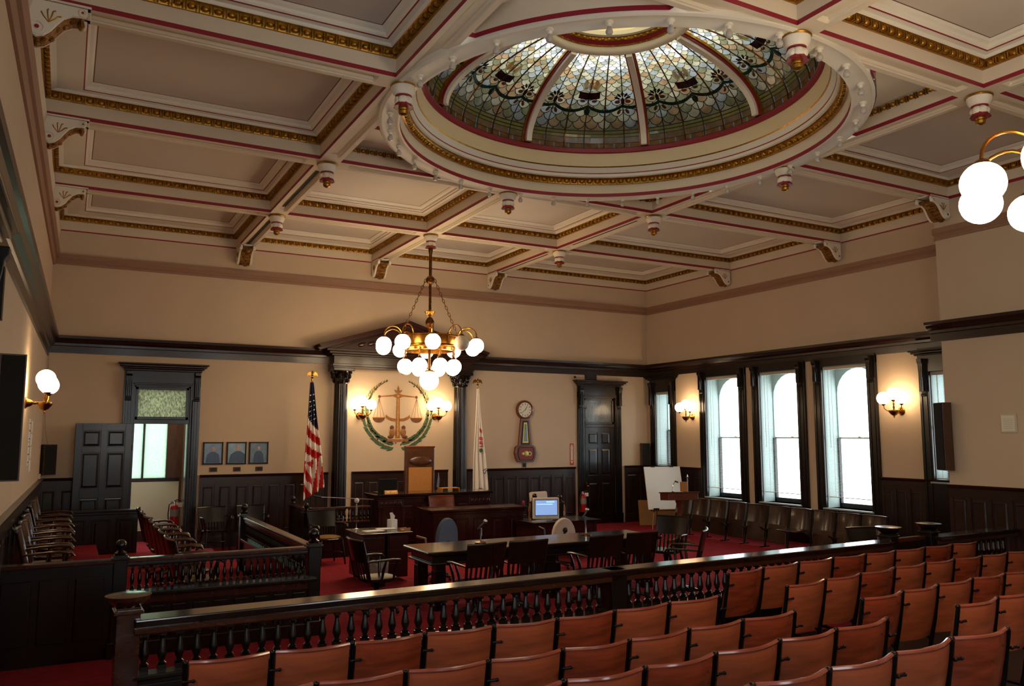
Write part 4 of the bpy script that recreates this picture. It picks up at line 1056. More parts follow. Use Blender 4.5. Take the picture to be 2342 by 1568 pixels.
def iron_standard(t, x, H):
    st = B().tube([(x, 0.15, 0.0), (x, 0.125, 0.10), (x, 0.09, 0.30), (x, 0.045, 0.50), (x, -0.004, H-0.012)], [0.021, 0.020, 0.019, 0.018, 0.016], 8)
    st.box(x-0.021, 0.03, 0, x+0.021, 0.27, 0.018); st.tube([(x, 0.09, 0.30), (x, 0.18, 0.36), (x, 0.27, 0.40)], 0.014, 6)
    o = st.build('standard', 'iron', t, True)
    B().sphere((x, 0.002, H-0.006), 0.017, 10, 6).build('knob', 'iron', o, True)
    B().tube([(x-0.020, -0.022, H-0.115), (x+0.046, -0.026, H-0.115)], 0.0085, 8).build('bolt', 'iron', o, True)
    for s in (-0.010, 0.048): B().sphere((x+s, -0.026, H-0.115), 0.012, 8, 6).build('bolt_head', 'iron', o, True)
proto_a = theatre_seat(0); proto_b = theatre_seat(1, wood='seat_ply_b')
usedp = {}
def seat_row(P, z, label, group, floor_z):
    k = z-0.82-floor_z
    for i in range(len(P)-1):
        a, b_ = Vector((*P[i], 0)), Vector((*P[i+1], 0)); d = b_-a; m = (a+b_)/2
        pr = proto_a if (i*7+len(group)) % 3 else proto_b
        loc = (m.x, m.y, floor_z); rz = math.atan2(d.y, d.x); sc = (d.length/SW, 1, (z-floor_z)/0.82)
        last = i == len(P)-2; first = i == 0
        lab = label
        if last and 'bar-side' not in label: pass
        if pr.name not in usedp:
            usedp[pr.name] = 1; pr.location = loc; pr.rotation_euler = (0, 0, rz); pr.scale = sc; o = pr; o['label'] = lab; o['group'] = group
        else: o = dup(pr, loc, rz, lab, group, sc)
        if last: ends.append(o)
        yield o
ends = []
L1 = [[1.09, -11.92], [1.63, -11.92], [2.17, -11.95], [2.71, -11.94], [3.26, -11.97], [3.80, -12.0], [4.37, -11.97], [4.97, -11.93], [5.57, -11.90]]
L2 = [[1.15, -12.77], [1.69, -12.78], [2.23, -12.80], [2.77, -12.84], [3.33, -12.83], [3.87, -12.84], [4.46, -12.78], [5.02, -12.75], [5.62, -12.72]]
CZ, CX0, CY0 = 2.247, 0.358, -17.613
def lift(P, z):
    f = (CZ-z)/(CZ-0.82); return [[CX0+(p[0]-CX0)*f, CY0+(p[1]-CY0)*f] for p in P]
L3 = lift([[2.40, -13.41], [2.98, -13.40], [3.57, -13.40], [4.18, -13.36], [4.82, -13.31], [5.43, -13.28], [6.09, -13.22]], 0.955)
L4 = lift([[3.24, -13.99], [3.89, -13.98], [4.54, -13.97], [5.21, -13.93], [5.92, -13.86], [6.60, -13.86]], 1.06)
R1 = [[6.46, -11.07], [7.08, -10.95], [7.71, -10.87], [8.33, -10.82], [8.93, -10.80], [9.50, -10.78], [10.11, -10.76], [10.71, -10.74], [11.25, -10.74]]
R2 = [[6.45, -11.87], [7.08, -11.78], [7.67, -11.72], [8.34, -11.63], [8.92, -11.59], [9.49, -11.56], [10.02, -11.56], [10.55, -11.55], [11.12, -11.55]]
R3 = [[6.51, -12.66], [7.15, -12.59], [7.75, -12.53], [8.37, -12.48], [8.95, -12.46], [9.52, -12.45]]
R4 = lift([[7.02, -13.20], [7.68, -13.14], [8.33, -13.10]], 0.945)
ALL = [(L1, 0.82, 'first row on the jury side', 0.0), (L2, 0.83, 'second row on the jury side', 0.0), (L3, 0.955, 'third row on the jury side', 0.13), (L4, 1.06, 'fourth row on the jury side', 0.24),
       (R1, 0.82, 'first row on the window side', 0.0), (R2, 0.82, 'second row on the window side', 0.0), (R3, 0.83, 'third row on the window side', 0.0), (R4, 0.945, 'fourth row on the window side', 0.13)]
ORD = ['first', 'second', 'third', 'fourth', 'fifth', 'sixth', 'seventh', 'eighth', 'ninth', 'tenth', 'eleventh']
for P, z, txt, fz in ALL:
    side = 'jury' in txt; n = len(P)-1
    for k, o in enumerate(seat_row(P, z, '', 'public seats, '+txt, fz)):
        q = (n-1-k) if side else k
        o['label'] = 'brown theatre seat, '+(ORD[q]+' from the aisle' if q else 'next to the aisle')+', '+txt
        if k == n-1: iron_standard(o, SW/2+0.022, 0.82)
# dark folding seats under the tall windows
fs = theatre_seat(0, 'folding_seat', 'old_ply', 'old_ply', 0.82, False)
fs['label'] = 'dark glossy folding seat in the row under the tall windows'; fs['group'] = 'dark folding seats under the windows'
ys = [-2.35, -2.94, -3.53, -4.10, -4.66, -5.24, -5.82, -6.38, -6.93, -7.47, -8.02]
for i in range(len(ys)-1):
    loc = (13.12, (ys[i]+ys[i+1])/2, 0); sc = ((ys[i]-ys[i+1])/SW, 1, 1)
    if i == 0: fs.location = loc; fs.rotation_euler = (0, 0, PI/2); fs.scale = sc; o = fs
    else: o = dup(fs, loc, PI/2, None, None, sc)
    o['label'] = 'dark glossy folding seat under the tall windows, '+ORD[i]+' from the easel corner'
    if i == 6:
        o['label'] = 'dark folding seat under the windows with its seat board lowered'
        for c in o.children:
            if c.name.startswith('seat'):
                pv = Vector((0, 0.13, 0.47)); c.rotation_euler = (math.radians(80), 0, 0); c.location = pv-RX(math.radians(80)) @ pv
    if i == len(ys)-2: pass
# ================================================================== WOODEN CHAIRS
def armchair(label, loc, rz, group=None, wood='black_oak', crest=(0.66, 0.93), swivel=True, cushion=None, slats=7, solid=False, name='armchair', seatz=0.45, seatw=0.48):
    """front of the chair is local +y"""
    t = thing(name, label, 'chair', loc, rz, group)
    # saddle seat
    sb = B(); N = 20; rings = []
    for f, z in ((0.94, seatz-0.045), (1.0, seatz-0.03), (1.0, seatz-0.008), (0.96, seatz), (0.5, seatz-0.012), (0.02, seatz-0.014)):
        ring = []
        for k in range(N):
            a = 2*PI*k/N; c, s = math.cos(a), math.sin(a); p = 3.2
            r = (abs(c)**p+abs(s)**p)**(-1/p); ring.append((c*r*seatw/2*f, s*r*0.235*f, z))
        rings.append(ring)
    sb.loft(rings, cap=True); sb.build('seat', wood, t, True)
    if cushion: B().sphere((0, 0.0, seatz+0.012), 0.225, 18, 8, (1, 0.95, 0.16)).build('cushion', cushion, t, True)
    # curved crest board
    def back(x, z):
        f = (z-seatz)/0.5; return -0.20-0.12*f-0.055*math.cos(PI*x/0.62)*0.9+0.02
    cb_ = B(); nx = 8; z0, z1 = crest; rows = []
    for j in range(5):
        z = z0+(z1-z0)*j/4; h = 0.25+0.02*(j/4)
        zz = z+(0.0 if j else 0.0)
        rows.append([(-h+2*h*i/nx, back(-h+2*h*i/nx, zz)-0.011, zz) for i in range(nx+1)]+[(-h+2*h*i/nx, back(-h+2*h*i/nx, zz)+0.011, zz) for i in range(nx, -1, -1)])
    cb_.loft(rows, cap=True); cr = cb_.build('crest_board', wood, t, True)
    B().tube([(-0.27+0.54*i/nx, back(-0.27+0.54*i/nx, z1), z1+0.004) for i in range(nx+1)], 0.016, 8).build('top_roll', wood, cr, True)
    lo = seatz
    if solid:
        rows = []
        for j in range(4):
            z = lo+0.02+(z0-lo-0.02)*j/3
            rows.append([(-0.22+0.44*i/nx, back(-0.22+0.44*i/nx, z)-0.008, z) for i in range(nx+1)]+[(-0.22+0.44*i/nx, back(-0.22+0.44*i/nx, z)+0.008, z) for i in range(nx, -1, -1)])
        B().loft(rows, cap=True).build('back_board', wood, t, True)
    else:
        for k in range(slats):
            x = -0.19+0.38*k/(slats-1)
            B().box(x-0.013, back(x, lo)-0.006, lo-0.01, x+0.013, back(x, lo)+0.006, lo+0.02).loft([[(x-0.013, back(x, z)-0.006, z), (x+0.013, back(x, z)-0.006, z), (x+0.013, back(x, z)+0.006, z), (x-0.013, back(x, z)+0.006, z)] for z in (lo+0.01, (lo+z0)/2, z0+0.01)], cap=True).build('slat', wood, t)
    for s in (-1, 1):
        B().tube([(s*0.235, back(0.235, lo), lo-0.02), (s*0.25, back(0.25, z0), z0), (s*0.262, back(0.26, z1), z1)], [0.02, 0.018, 0.014], 8).build('stile', wood, t, True)
        az = seatz+0.22
        B().tube([(s*0.252, back(0.25, az), az), (s*0.275, -0.10, az+0.012), (s*0.285, 0.08, az+0.018), (s*0.275, 0.19, az+0.006), (s*0.265, 0.225, az-0.03)], [0.018, 0.024, 0.027, 0.03, 0.018], 8, flat=0.6).build('arm', wood, t, True)
        for y in (0.14, -0.02): B().tube([(s*0.225, y-0.01, seatz-0.01), (s*0.24, y, seatz+0.1), (s*0.275, y+0.02, az)], [0.015, 0.02, 0.013], 8).build('arm_post', wood, t, True)
    if swivel:
        B().lathe([(0.10, seatz-0.05), (0.05, seatz-0.07), (0.035, 0.30), (0.035, 0.16), (0.06, 0.10), (0.05, 0.08)], n=12).build('pedestal', 'iron', t, True)
        for k in range(4):
            a = PI/4+k*PI/2; c, s = math.cos(a), math.sin(a)
            B().tube([(0.03*c, 0.03*s, 0.13), (0.15*c, 0.15*s, 0.10), (0.29*c, 0.29*s, 0.06)], [0.032, 0.027, 0.02], 8).build('foot', wood, t, True)
            B().sphere((0.285*c, 0.285*s, 0.026), 0.026, 8, 6).build('caster', 'iron', t, True)
    else:
        for sx in (-1, 1):
            for sy in (-1, 1):
                B().tube([(sx*0.19, sy*0.17, seatz-0.03), (sx*0.215, sy*0.20, 0.2), (sx*0.235, sy*0.225, 0.0)], [0.02, 0.022, 0.014], 8).build('leg', wood, t, True)
            B().tube([(sx*0.21, -0.19, 0.2), (sx*0.21, 0.19, 0.2)], 0.011, 6).build('stretcher', wood, t, True)
        B().tube([(-0.21, 0.0, 0.2), (0.21, 0.0, 0.2)], 0.011, 6).build('stretcher', wood, t, True)
    return t
# near side of the long table
g = 'armchairs along the long table'
c1 = armchair('dark wooden armchair with slatted back drawn up to the long table', (4.93, -8.28, 0), 0.05, g)
c1['label'] = 'dark slatted armchair at the long table, nearest its jury end'
for (x, y, r), nm in zip(((5.55, -8.26, -0.04), (6.69, -8.30, 0.02), (7.30, -8.26, 0.05)), ('second from its jury end', 'third from its jury end', 'fourth from its jury end')): dup(c1, (x, y, 0), r, 'dark slatted armchair at the long table, '+nm)
dup(c1, (3.98, -7.36, 0), -PI/2+0.08, 'dark wooden armchair at the jury end of the long table', '')
dup(c1, (8.86, -7.15, 0), PI/2+0.5, 'dark armchair with gleaming back at the window end of the long table', '')
dup(c1, (8.10, -8.45, 0), 0.75, 'dark armchair standing askew off the corner of the long table', '')
# jury chairs: two rows facing the witness stand
jc = armchair('reddish wooden swivel armchair in the jury row along the side wall', (0.30, -7.45, 0.36), -PI/2, 'jury chairs of the raised back row', 'jury_wood', (0.72, 0.90), True, None, 7, True, 'jury_chair', 0.44)
jc['label'] = 'wooden jury armchair along the side wall, first from the bar'
for i in range(1, 7): dup(jc, (0.31, -7.45+0.78*i, 0.36), -PI/2+random.uniform(-0.12, 0.12), 'wooden jury armchair along the side wall, '+ORD[i]+' from the bar')
for i in range(7): dup(jc, (1.78, -7.42+0.70*i, 0.18), -PI/2+random.uniform(-0.12, 0.12), 'wooden jury armchair in the front jury row, '+ORD[i]+' from the bar', 'jury chairs of the front row')
armchair('dark armchair with padded seat before the witness stand rail', (4.55, -3.15, 0), PI+0.15, None, 'black_oak', (0.62, 0.90), False, 'gold_cloth', 9, False, 'witness_chair')
k1 = armchair('dark armchair below the portraits, beside the open doorway', (3.02, -0.75, 0), PI+0.12, 'armchairs below the portraits', 'black_oak', (0.56, 0.84), False, None, 8, False, 'wall_chair')
dup(k1, (3.72, -0.72, 0), PI-0.05, 'dark armchair below the portraits, nearer the striped flag')
armchair('red-brown leather topped chair behind the clerk bench', (6.96, -2.92, 0), PI, None, 'lectern_wood', (0.74, 1.05), False, None, 5, True, 'clerk_chair', 0.5)
# an armchair beyond the bar gate
armchair('dark bow-back armchair behind the bar gate', (10.75, -9.55, 0), 2.9, None, 'black_oak', (0.70, 0.88), False, None, 7, False, 'gate_chair')
# ---- judge's high-back chair
jd = thing('judge_chair', 'tall leather and caned judge chair behind the bench', 'chair', (6.96, -1.45, 0.30))
B().box(-0.33, -0.05, 0.40, 0.33, 0.05, 1.72).build('back_frame', 'leather', jd, bevel=0.02); B().box(-0.26, -0.058, 0.46, 0.26, -0.045, 1.28).build('caned_panel', 'cane_panel', jd)
B().sphere((0, -0.055, 1.41), 0.24, 16, 10, (1.05, 0.16, 0.42)).build('head_roll', 'leather', jd, True); B().box(-0.34, -0.06, 1.68, 0.34, 0.06, 1.73).build('top_rail', 'clock_case', jd, bevel=0.02)
B().box(-0.30, -0.0, 0.40, 0.30, 0.50, 0.50).build('seat', 'leather', jd, bevel=0.03)
for s in (-1, 1):
    B().box(s*0.33-0.035, 0.02, 0.66, s*0.33+0.035, 0.42, 0.70).build('arm', 'clock_case', jd, bevel=0.015); B().box(s*0.33-0.02, 0.34, 0.45, s*0.33+0.02, 0.38, 0.66).build('arm_post', 'clock_case', jd)
B().lathe([(0.05, 0.06), (0.04, 0.4)], (0, 0.2, 0), 10).build('pedestal', 'iron', jd)
for k in range(5):
    a = 2*PI*k/5; B().tube([(0, 0.2, 0.08), (0.28*math.cos(a), 0.2+0.28*math.sin(a), 0.03)], 0.025, 6).build('foot', 'iron', jd)
# ---- upholstered office chairs
def task_chair(label, loc, rz, cloth, knob, top=0.95):
    t = thing('office_chair', label, 'chair', loc, rz)
    prof = []
    n = 22; rows = []
    for off, sc in ((-0.045, 0.86), (-0.05, 0.95), (-0.02, 1.0), (0.02, 1.0), (0.04, 0.92)):
        r = []
        for k in range(n):
            a = 2*PI*k/n; x = 0.215*math.cos(a)*sc; z = 0.30*math.sin(a)*sc
            if z < 0: z *= 0.85; x *= 1.06
            r.append((x, -0.24+off-0.10*(z+0.3)*0.4, z+top-0.30))
        rows.append(r)
    B().loft(rows, cap=True).build('backrest', cloth, t, True)
    B().sphere((0, 0.02, 0.44), 0.24, 18, 8, (1, 0.98, 0.22)).build('seat', cloth, t, True)
    B().tube([(0, -0.05, 0.38), (0, -0.27, 0.40), (0, -0.30, 0.62)], 0.02, 8).build('back_bar', 'black_plastic', t, True)
    if knob: B().sphere((0, -0.325, 0.66), 0.045, 10, 8, (1, 0.7, 1)).build('knob', 'black_plastic', t, True)
    B().lathe([(0.03, 0.08), (0.03, 0.38)], n=10).build('pedestal', 'black_plastic', t)
    for k in range(5):
        a = 2*PI*k/5; B().tube([(0, 0, 0.10), (0.28*math.cos(a), 0.28*math.sin(a), 0.06)], 0.02, 6).build('foot', 'black_plastic', t); B().sphere((0.27*math.cos(a), 0.27*math.sin(a), 0.028), 0.028, 8, 6).build('caster', 'black_plastic', t)
    for s in (-1, 1):
        B().tube([(s*0.20, -0.12, 0.42), (s*0.28, -0.10, 0.55), (s*0.28, -0.08, 0.66), (s*0.28, 0.12, 0.68)], 0.018, 8).build('arm', 'honey_oak' if cloth == 'blue_cloth' else 'black_plastic', t, True)
    return t
task_chair('blue-grey upholstered office chair beside the reporter desk', (5.58, -5.52, 0), 0.35, 'blue_cloth', False, 0.97)
task_chair('cream upholstered office chair facing the monitor desk', (7.90, -5.42, 0), -0.12, 'cream_cloth', True, 0.86)
# cream armchair in the stand
ca = thing('cream_armchair', 'cream padded armchair with bent wooden arms in the side stand', 'chair', (9.72, -2.05, 0.16), PI+0.25)
B().cbox((0, 0, 0), (0.50, 0.11, 0.46), T(0, -0.24, 0.62) @ RX(math.radians(8))).build('backrest', 'cream_cloth', ca, bevel=0.04, seg=3)
B().box(-0.26, -0.22, 0.34, 0.26, 0.30, 0.46).build('seat', 'cream_cloth', ca, bevel=0.035, seg=3)
for s in (-1, 1):
    B().tube([(s*0.29, -0.26, 0.44), (s*0.29, -0.22, 0.64), (s*0.29, 0.10, 0.67), (s*0.29, 0.22, 0.63), (s*0.29, 0.26, 0.52), (s*0.29, 0.27, 0.0)], 0.021, 8).build('arm_leg', 'honey_oak', ca, True)
    B().tube([(s*0.27, -0.26, 0.44), (s*0.27, -0.30, 0.0)], 0.02, 8).build('back_leg', 'honey_oak', ca, True)
# ================================================================== LAMPS
def globe_mesh(r, mname, material):
    b = B().lathe([(max(1e-6, r*math.sin(PI*i/14)), -r*math.cos(PI*i/14)) for i in range(14)]+[(r*0.22, r*0.985)], n=20, cap=False)
    return mesh_from(b.v, b.f, mname, material, True)
GL = globe_mesh(0.145, 'globe', 'opal_lit'); GU = globe_mesh(0.145, 'unlit_globe', 'opal_unlit'); GBIG = globe_mesh(0.185, 'bottom_globe', 'opal_lit'); GS = globe_mesh(0.118, 'globe', 'opal_lit_sconce')
def chandelier(label, x, y, phase, unlit=(), unlit2=()):
    c = thing('chandelier', label, 'chandelier', (x, y, ZB), 0, 'brass globe chandeliers')
    z = lambda a: a-ZB
    B().lathe([(0.03, z(5.92)), (0.095, z(5.90)), (0.10, z(5.885)), (0.045, z(5.87)), (0.04, z(5.80)), (0.03, z(5.76)), (0.03, z(5.32))], n=16).build('stem', 'old_brass', c, True)
    B().sphere((0, 0, z(5.25)), 0.088, 18, 12).build('upper_ball', 'old_brass', c, True)
    B().lathe([(0.026, z(5.2)), (0.026, z(4.62))], n=12).build('rod', 'old_brass', c, True)
    B().lathe([(0.025, z(4.66)), (0.105, z(4.625)), (0.09, z(4.60)), (0.06, z(4.565)), (0.03, z(4.55)), (0.045, z(4.535)), (0.03, z(4.52))], n=18).build('cup', 'brass', c, True)
    B().lathe([(0.02, z(4.53)), (0.06, z(4.49)), (0.085, z(4.43)), (0.08, z(4.38)), (0.045, z(4.31)), (0.025, z(4.28)), (0.025, z(3.52)), (0.04, z(3.50)), (0.10, z(3.47))], n=18).build('lower_bulb_turning', 'old_brass', c, True)
    # drum-like ring
    R = 0.56
    B().lathe([(R-0.01, z(4.14)), (R+0.02, z(4.145)), (R+0.02, z(4.12)), (R, z(4.11)), (R, z(3.965)), (R+0.025, z(3.95)), (R+0.03, z(3.925)), (R-0.005, z(3.92)), (R-0.02, z(3.94)), (R-0.02, z(4.13)), (R-0.01, z(4.14))], n=40, cap=False).build('ring_band', 'brass', c, True)
    B().lathe([(R-0.08, z(3.93)), (R-0.08, z(3.86)), (R-0.10, z(3.85)), (R-0.105, z(3.93))], n=40, cap=False).build('inner_band', 'brass', c, True)
    for k in range(4):
        a = PI/4+k*PI/2; B().tube([(0.03*math.cos(a), 0.03*math.sin(a), z(3.95)), ((R-0.02)*math.cos(a), (R-0.02)*math.sin(a), z(3.95))], 0.012, 6).build('spoke', 'old_brass', c, True)
        # chain of links
        ch = B(); p0 = Vector((0.08*math.cos(a+0.4), 0.08*math.sin(a+0.4), z(5.27))); p1 = Vector(((R-0.01)*math.cos(a+0.4), (R-0.01)*math.sin(a+0.4), z(4.14)))
        n = 17; d = (p1-p0); L = d.length/n; d.normalize(); s = d.cross(Z).normalized(); w = s.cross(d)
        for i in range(n):
            m = p0+d*(L*(i+0.5)); q = s if i % 2 else w
            ch.tube([m+d*(L*0.62*math.cos(t_))+q*(0.020*math.sin(t_)) for t_ in [2*PI*j/10 for j in range(10)]], 0.0062, 5, closed=True)
        ch.build('chain', 'old_brass', c, True)
    # goosenecks with globes
    for k in range(10):
        a = math.radians(phase+36*k); ca_, sa = math.cos(a), math.sin(a)
        pts = []
        for i in range(13):
            t_ = PI*i/12; rr = 0.74-0.18*math.cos(t_); pts.append((rr*ca_, rr*sa, z(4.13)+0.17*math.sin(t_)))
        pts = [((R+0.0)*ca_, (R+0.0)*sa, z(4.02))]+pts+[(0.92*ca_, 0.92*sa, z(4.10))]
        arm = B().tube(pts, 0.0125, 8).build('arm', 'brass', c, True)
        B().lathe([(0.02, z(4.115)), (0.05, z(4.095)), (0.058, z(4.07))], (0.92*ca_, 0.92*sa, 0), 12).build('fitter', 'old_brass', arm, True)
        link('globe', GU if k in unlit else GL, arm, loc=(0.92*ca_, 0.92*sa, z(3.945)))
    for k in range(8):
        a = math.radians(phase+20+45*k); ca_, sa = math.cos(a), math.sin(a); rr = 0.50
        dr = B().lathe([(0.012, z(3.90)), (0.02, z(3.86)), (0.01, z(3.83)), (0.024, z(3.79)), (0.012, z(3.75)), (0.02, z(3.72)), (0.045, z(3.70)), (0.055, z(3.67))], (rr*ca_, rr*sa, 0), 10).build('drop', 'old_brass', c, True)
        link('globe', GU if k in unlit2 else GL, dr, loc=(rr*ca_, rr*sa, z(3.545)))
    B().lathe([(0.06, z(3.50)), (0.11, z(3.475)), (0.10, z(3.455))], n=16).build('bottom_fitter', 'brass', c, True)
    link('bottom_globe', GBIG, c, loc=(0, 0, z(3.29)))
    return c
chandelier('brass chandelier with many opal globes hanging before the pediment', XB[1], YB[0], -109, unlit=(1,), unlit2=(5,))
chandelier('brass opal-globe chandelier hanging over the public seats', XB[1], YB[4], 105, unlit=(6,))
def sconce(label, loc, rz):
    """three globes on a brass bowl; local frame: wall at y=0, room towards -y"""
    s = thing('wall_sconce', label, 'wall lamp', loc, rz, 'three-globe brass wall sconces')
    M = RX(PI/2)
    B().lathe([(0.075, 0), (0.075, 0.012), (0.055, 0.03), (0.04, 0.07), (0.02, 0.09), (0.016, 0.20)], n=16, M=M).build('wall_plate', 'brass', s, True)
    B().lathe([(1e-6, -0.135), (0.014, -0.12), (0.012, -0.095), (0.05, -0.075), (0.088, -0.03), (0.097, 0.0), (0.095, 0.012), (0.03, 0.02)], (0, -0.22, 0), 18, cap=False).build('bowl', 'brass', s, True)
    B().lathe([(0.022, 0.015), (0.012, 0.04), (0.02, 0.07), (0.01, 0.10), (0.02, 0.13), (0.012, 0.17), (0.045, 0.195), (0.05, 0.21)], (0, -0.22, 0), 12).build('centre_stem', 'old_brass', s, True)
    link('globe', GS, s, loc=(0, -0.22, 0.315))
    for k in (-1, 1):
        a = B().tube([(k*0.06, -0.22, 0.0), (k*0.13, -0.235, 0.005), (k*0.18, -0.25, 0.05), (k*0.19, -0.255, 0.12)], 0.009, 8).build('arm', 'brass', s, True)
        B().lathe([(0.012, 0.10), (0.045, 0.128), (0.05, 0.14)], (k*0.19, -0.255, 0), 12).build('fitter', 'old_brass', a, True)
        link('globe', GS, a, loc=(k*0.19, -0.255, 0.24))
    return s
sconce('three-globe brass sconce beside the striped-flag column', (6.10, 0, 2.68), 0)
sconce('three-globe brass sconce beside the white-flag column', (7.92, 0, 2.68), 0)
sconce('three-globe brass sconce between corner window and tall windows', (W, -1.78, 2.70), -PI/2)
sconce('three-globe brass sconce between tall windows and the pier', (W, -7.62, 2.70), -PI/2)
sconce('three-globe brass sconce on the jury side wall', LO(-5.45)[:2]+(2.66,), PI/2+SK)
# ================================================================== THINGS ON THE WALLS
def text_part(txt, size, material, parent, M, extrude=0.0008, name='lettering'):
    cu = bpy.data.curves.new('txt', 'FONT'); cu.body = txt; cu.size = size; cu.extrude = extrude; cu.align_x = 'CENTER'; cu.align_y = 'CENTER'
    ob = bpy.data.objects.new('txt', cu); COL.objects.link(ob)
    dg = bpy.context.evaluated_depsgraph_get(); me = bpy.data.meshes.new_from_object(ob.evaluated_get(dg))
    bpy.data.objects.remove(ob); bpy.data.curves.remove(cu)
    me.transform(M); me.materials.clear(); me.materials.append(MATS[material])
    return link(name, me, parent)
UPR = RX(PI/2)     # text in the x-z plane facing -y
# ---- painted scales of justice inside a laurel wreath
em = thing('wall_emblem', 'painted scales of justice inside a green laurel wreath', 'wall painting', (7.01, 0, 2.78))
lv = {'leaf_green': B(), 'leaf_olive': B(), 'berry': B()}
def flat_leaf(b, x, z, L, w, a, y=-0.006):
    P = [(0, 0), (L*0.3, w*0.5), (L*0.65, w*0.42), (L, 0), (L*0.65, -w*0.42), (L*0.3, -w*0.5)]
    c, s = math.cos(a), math.sin(a); Q = [(x+p[0]*c-p[1]*s, z+p[0]*s+p[1]*c) for p in P]
    b.prism(Q, (0, y, 0), X, Z, Y*0.006)
random.seed(5)
for side in (-1, 1):
    n = 30
    for k in range(n):
        f = k/(n-1); ang = math.radians(-90+side*(6+150*f)); R = 0.73
        x, z = R*math.cos(ang)*1.02, R*math.sin(ang); th = 0.20*(1-f)**0.8+0.012
        tan = ang+side*PI/2
        for o, sp in ((-0.55, 0.45), (0.0, 0.0), (0.55, -0.45)):
            xx, zz = x+math.cos(ang)*th*o*0.7, z+math.sin(ang)*th*o*0.7
            m = 'leaf_green' if f < 0.45 or random.random() < 0.3 else 'leaf_olive'
            flat_leaf(lv[m], xx, zz, 0.07+0.13*(1-f), 0.016+0.062*(1-f), tan+side*sp*(-0.9)*(-1 if o > 0 else 1)*(1 if o else 0)+random.uniform(-0.15, 0.15), -0.004-0.002*(k % 3))
        if k % 3 == 0:
            lv['berry'].sphere((x+random.uniform(-0.04, 0.04), -0.01, z+random.uniform(-0.04, 0.04)), 0.018, 6, 5, (1, 0.4, 1))
for m, b in lv.items(): b.build('wreath_leaves' if m != 'berry' else 'wreath_berries', m, em)
B().prism([(-0.035, 0.40), (0.035, 0.40), (0.055, -0.60), (-0.055, -0.60)], (0, -0.008, 0), X, Z, Y*0.008).build('post', 'emblem_gold', em)
B().prism([(-0.012, 0.36), (0.012, 0.36), (0.02, -0.56), (-0.02, -0.56)], (0, -0.011, 0), X, Z, Y*0.003).build('post_light', 'emblem_light', em)
for s in (-1, 1):
    B().prism([(0, 0.30), (s*0.12, 0.345), (s*0.45, 0.325), (s*0.45, 0.345), (s*0.12, 0.385), (0, 0.42)], (0, -0.012, 0), X, Z, Y*0.008).build('beam_arm', 'emblem_gold', em)
    B().sphere((s*0.45, -0.008, 0.335), 0.032, 10, 8, (1, 0.35, 1)).build('beam_end', 'emblem_dark', em, True)
    for dx in (-0.13, -0.045, 0.045, 0.13): B().tube([(s*0.455, -0.008, 0.30), (s*0.455+dx, -0.008, -0.13)], 0.0028, 4).build('pan_cord', 'emblem_dark', em)
    P = [(s*0.455+0.145*math.cos(PI+PI*i/10), -0.13+0.115*math.sin(PI+PI*i/10)) for i in range(11)]
    B().prism(P, (0, -0.012, 0), X, Z, Y*0.010).build('pan', 'emblem_dark', em); B().box(s*0.455-0.15, -0.014, -0.14, s*0.455+0.15, -0.001, -0.125).build('pan_rim', 'emblem_light', em)
    # quadrant arc
    arc = [(s*(0.05+0.28*math.sin(t_)), -0.19+0.16*(1-math.cos(t_))) for t_ in [i*1.1/6 for i in range(7)]]
    B().prism([(x, z-0.03) for x, z in arc]+[(x*0.94, z+0.035) for x, z in reversed(arc)], (0, -0.010, 0), X, Z, Y*0.006).build('arc_scale', 'emblem_gold', em)
    B().sphere((s*0.14, -0.01, -0.36), 0.05, 10, 8, (1, 0.3, 1)).build('figure_head', 'emblem_dark', em, True); B().sphere((s*0.13, -0.012, -0.47), 0.085, 10, 8, (0.85, 0.25, 1.1)).build('figure_body', 'emblem_gold', em, True)
    B().sphere((s*0.17, -0.012, -0.57), 0.055, 10, 8, (1.3, 0.3, 0.7)).build('figure_leg', 'emblem_dark', em, True)
    flat_leaf_b = B(); flat_leaf(flat_leaf_b, 0.0, 0.42, 0.13, 0.05, PI/2-s*0.9, -0.012); flat_leaf_b.build('crown_leaf', 'emblem_gold', em)
fb = B(); flat_leaf(fb, 0.0, 0.42, 0.18, 0.05, PI/2, -0.012); fb.build('crown_leaf', 'emblem_gold', em)
B().sphere((0, -0.014, 0.36), 0.03, 10, 8, (1, 0.3, 1)).build('boss', 'emblem_light', em, True)
B().box(-0.25, -0.012, -0.68, 0.25, -0.001, -0.62).build('plinth', 'emblem_gold', em)
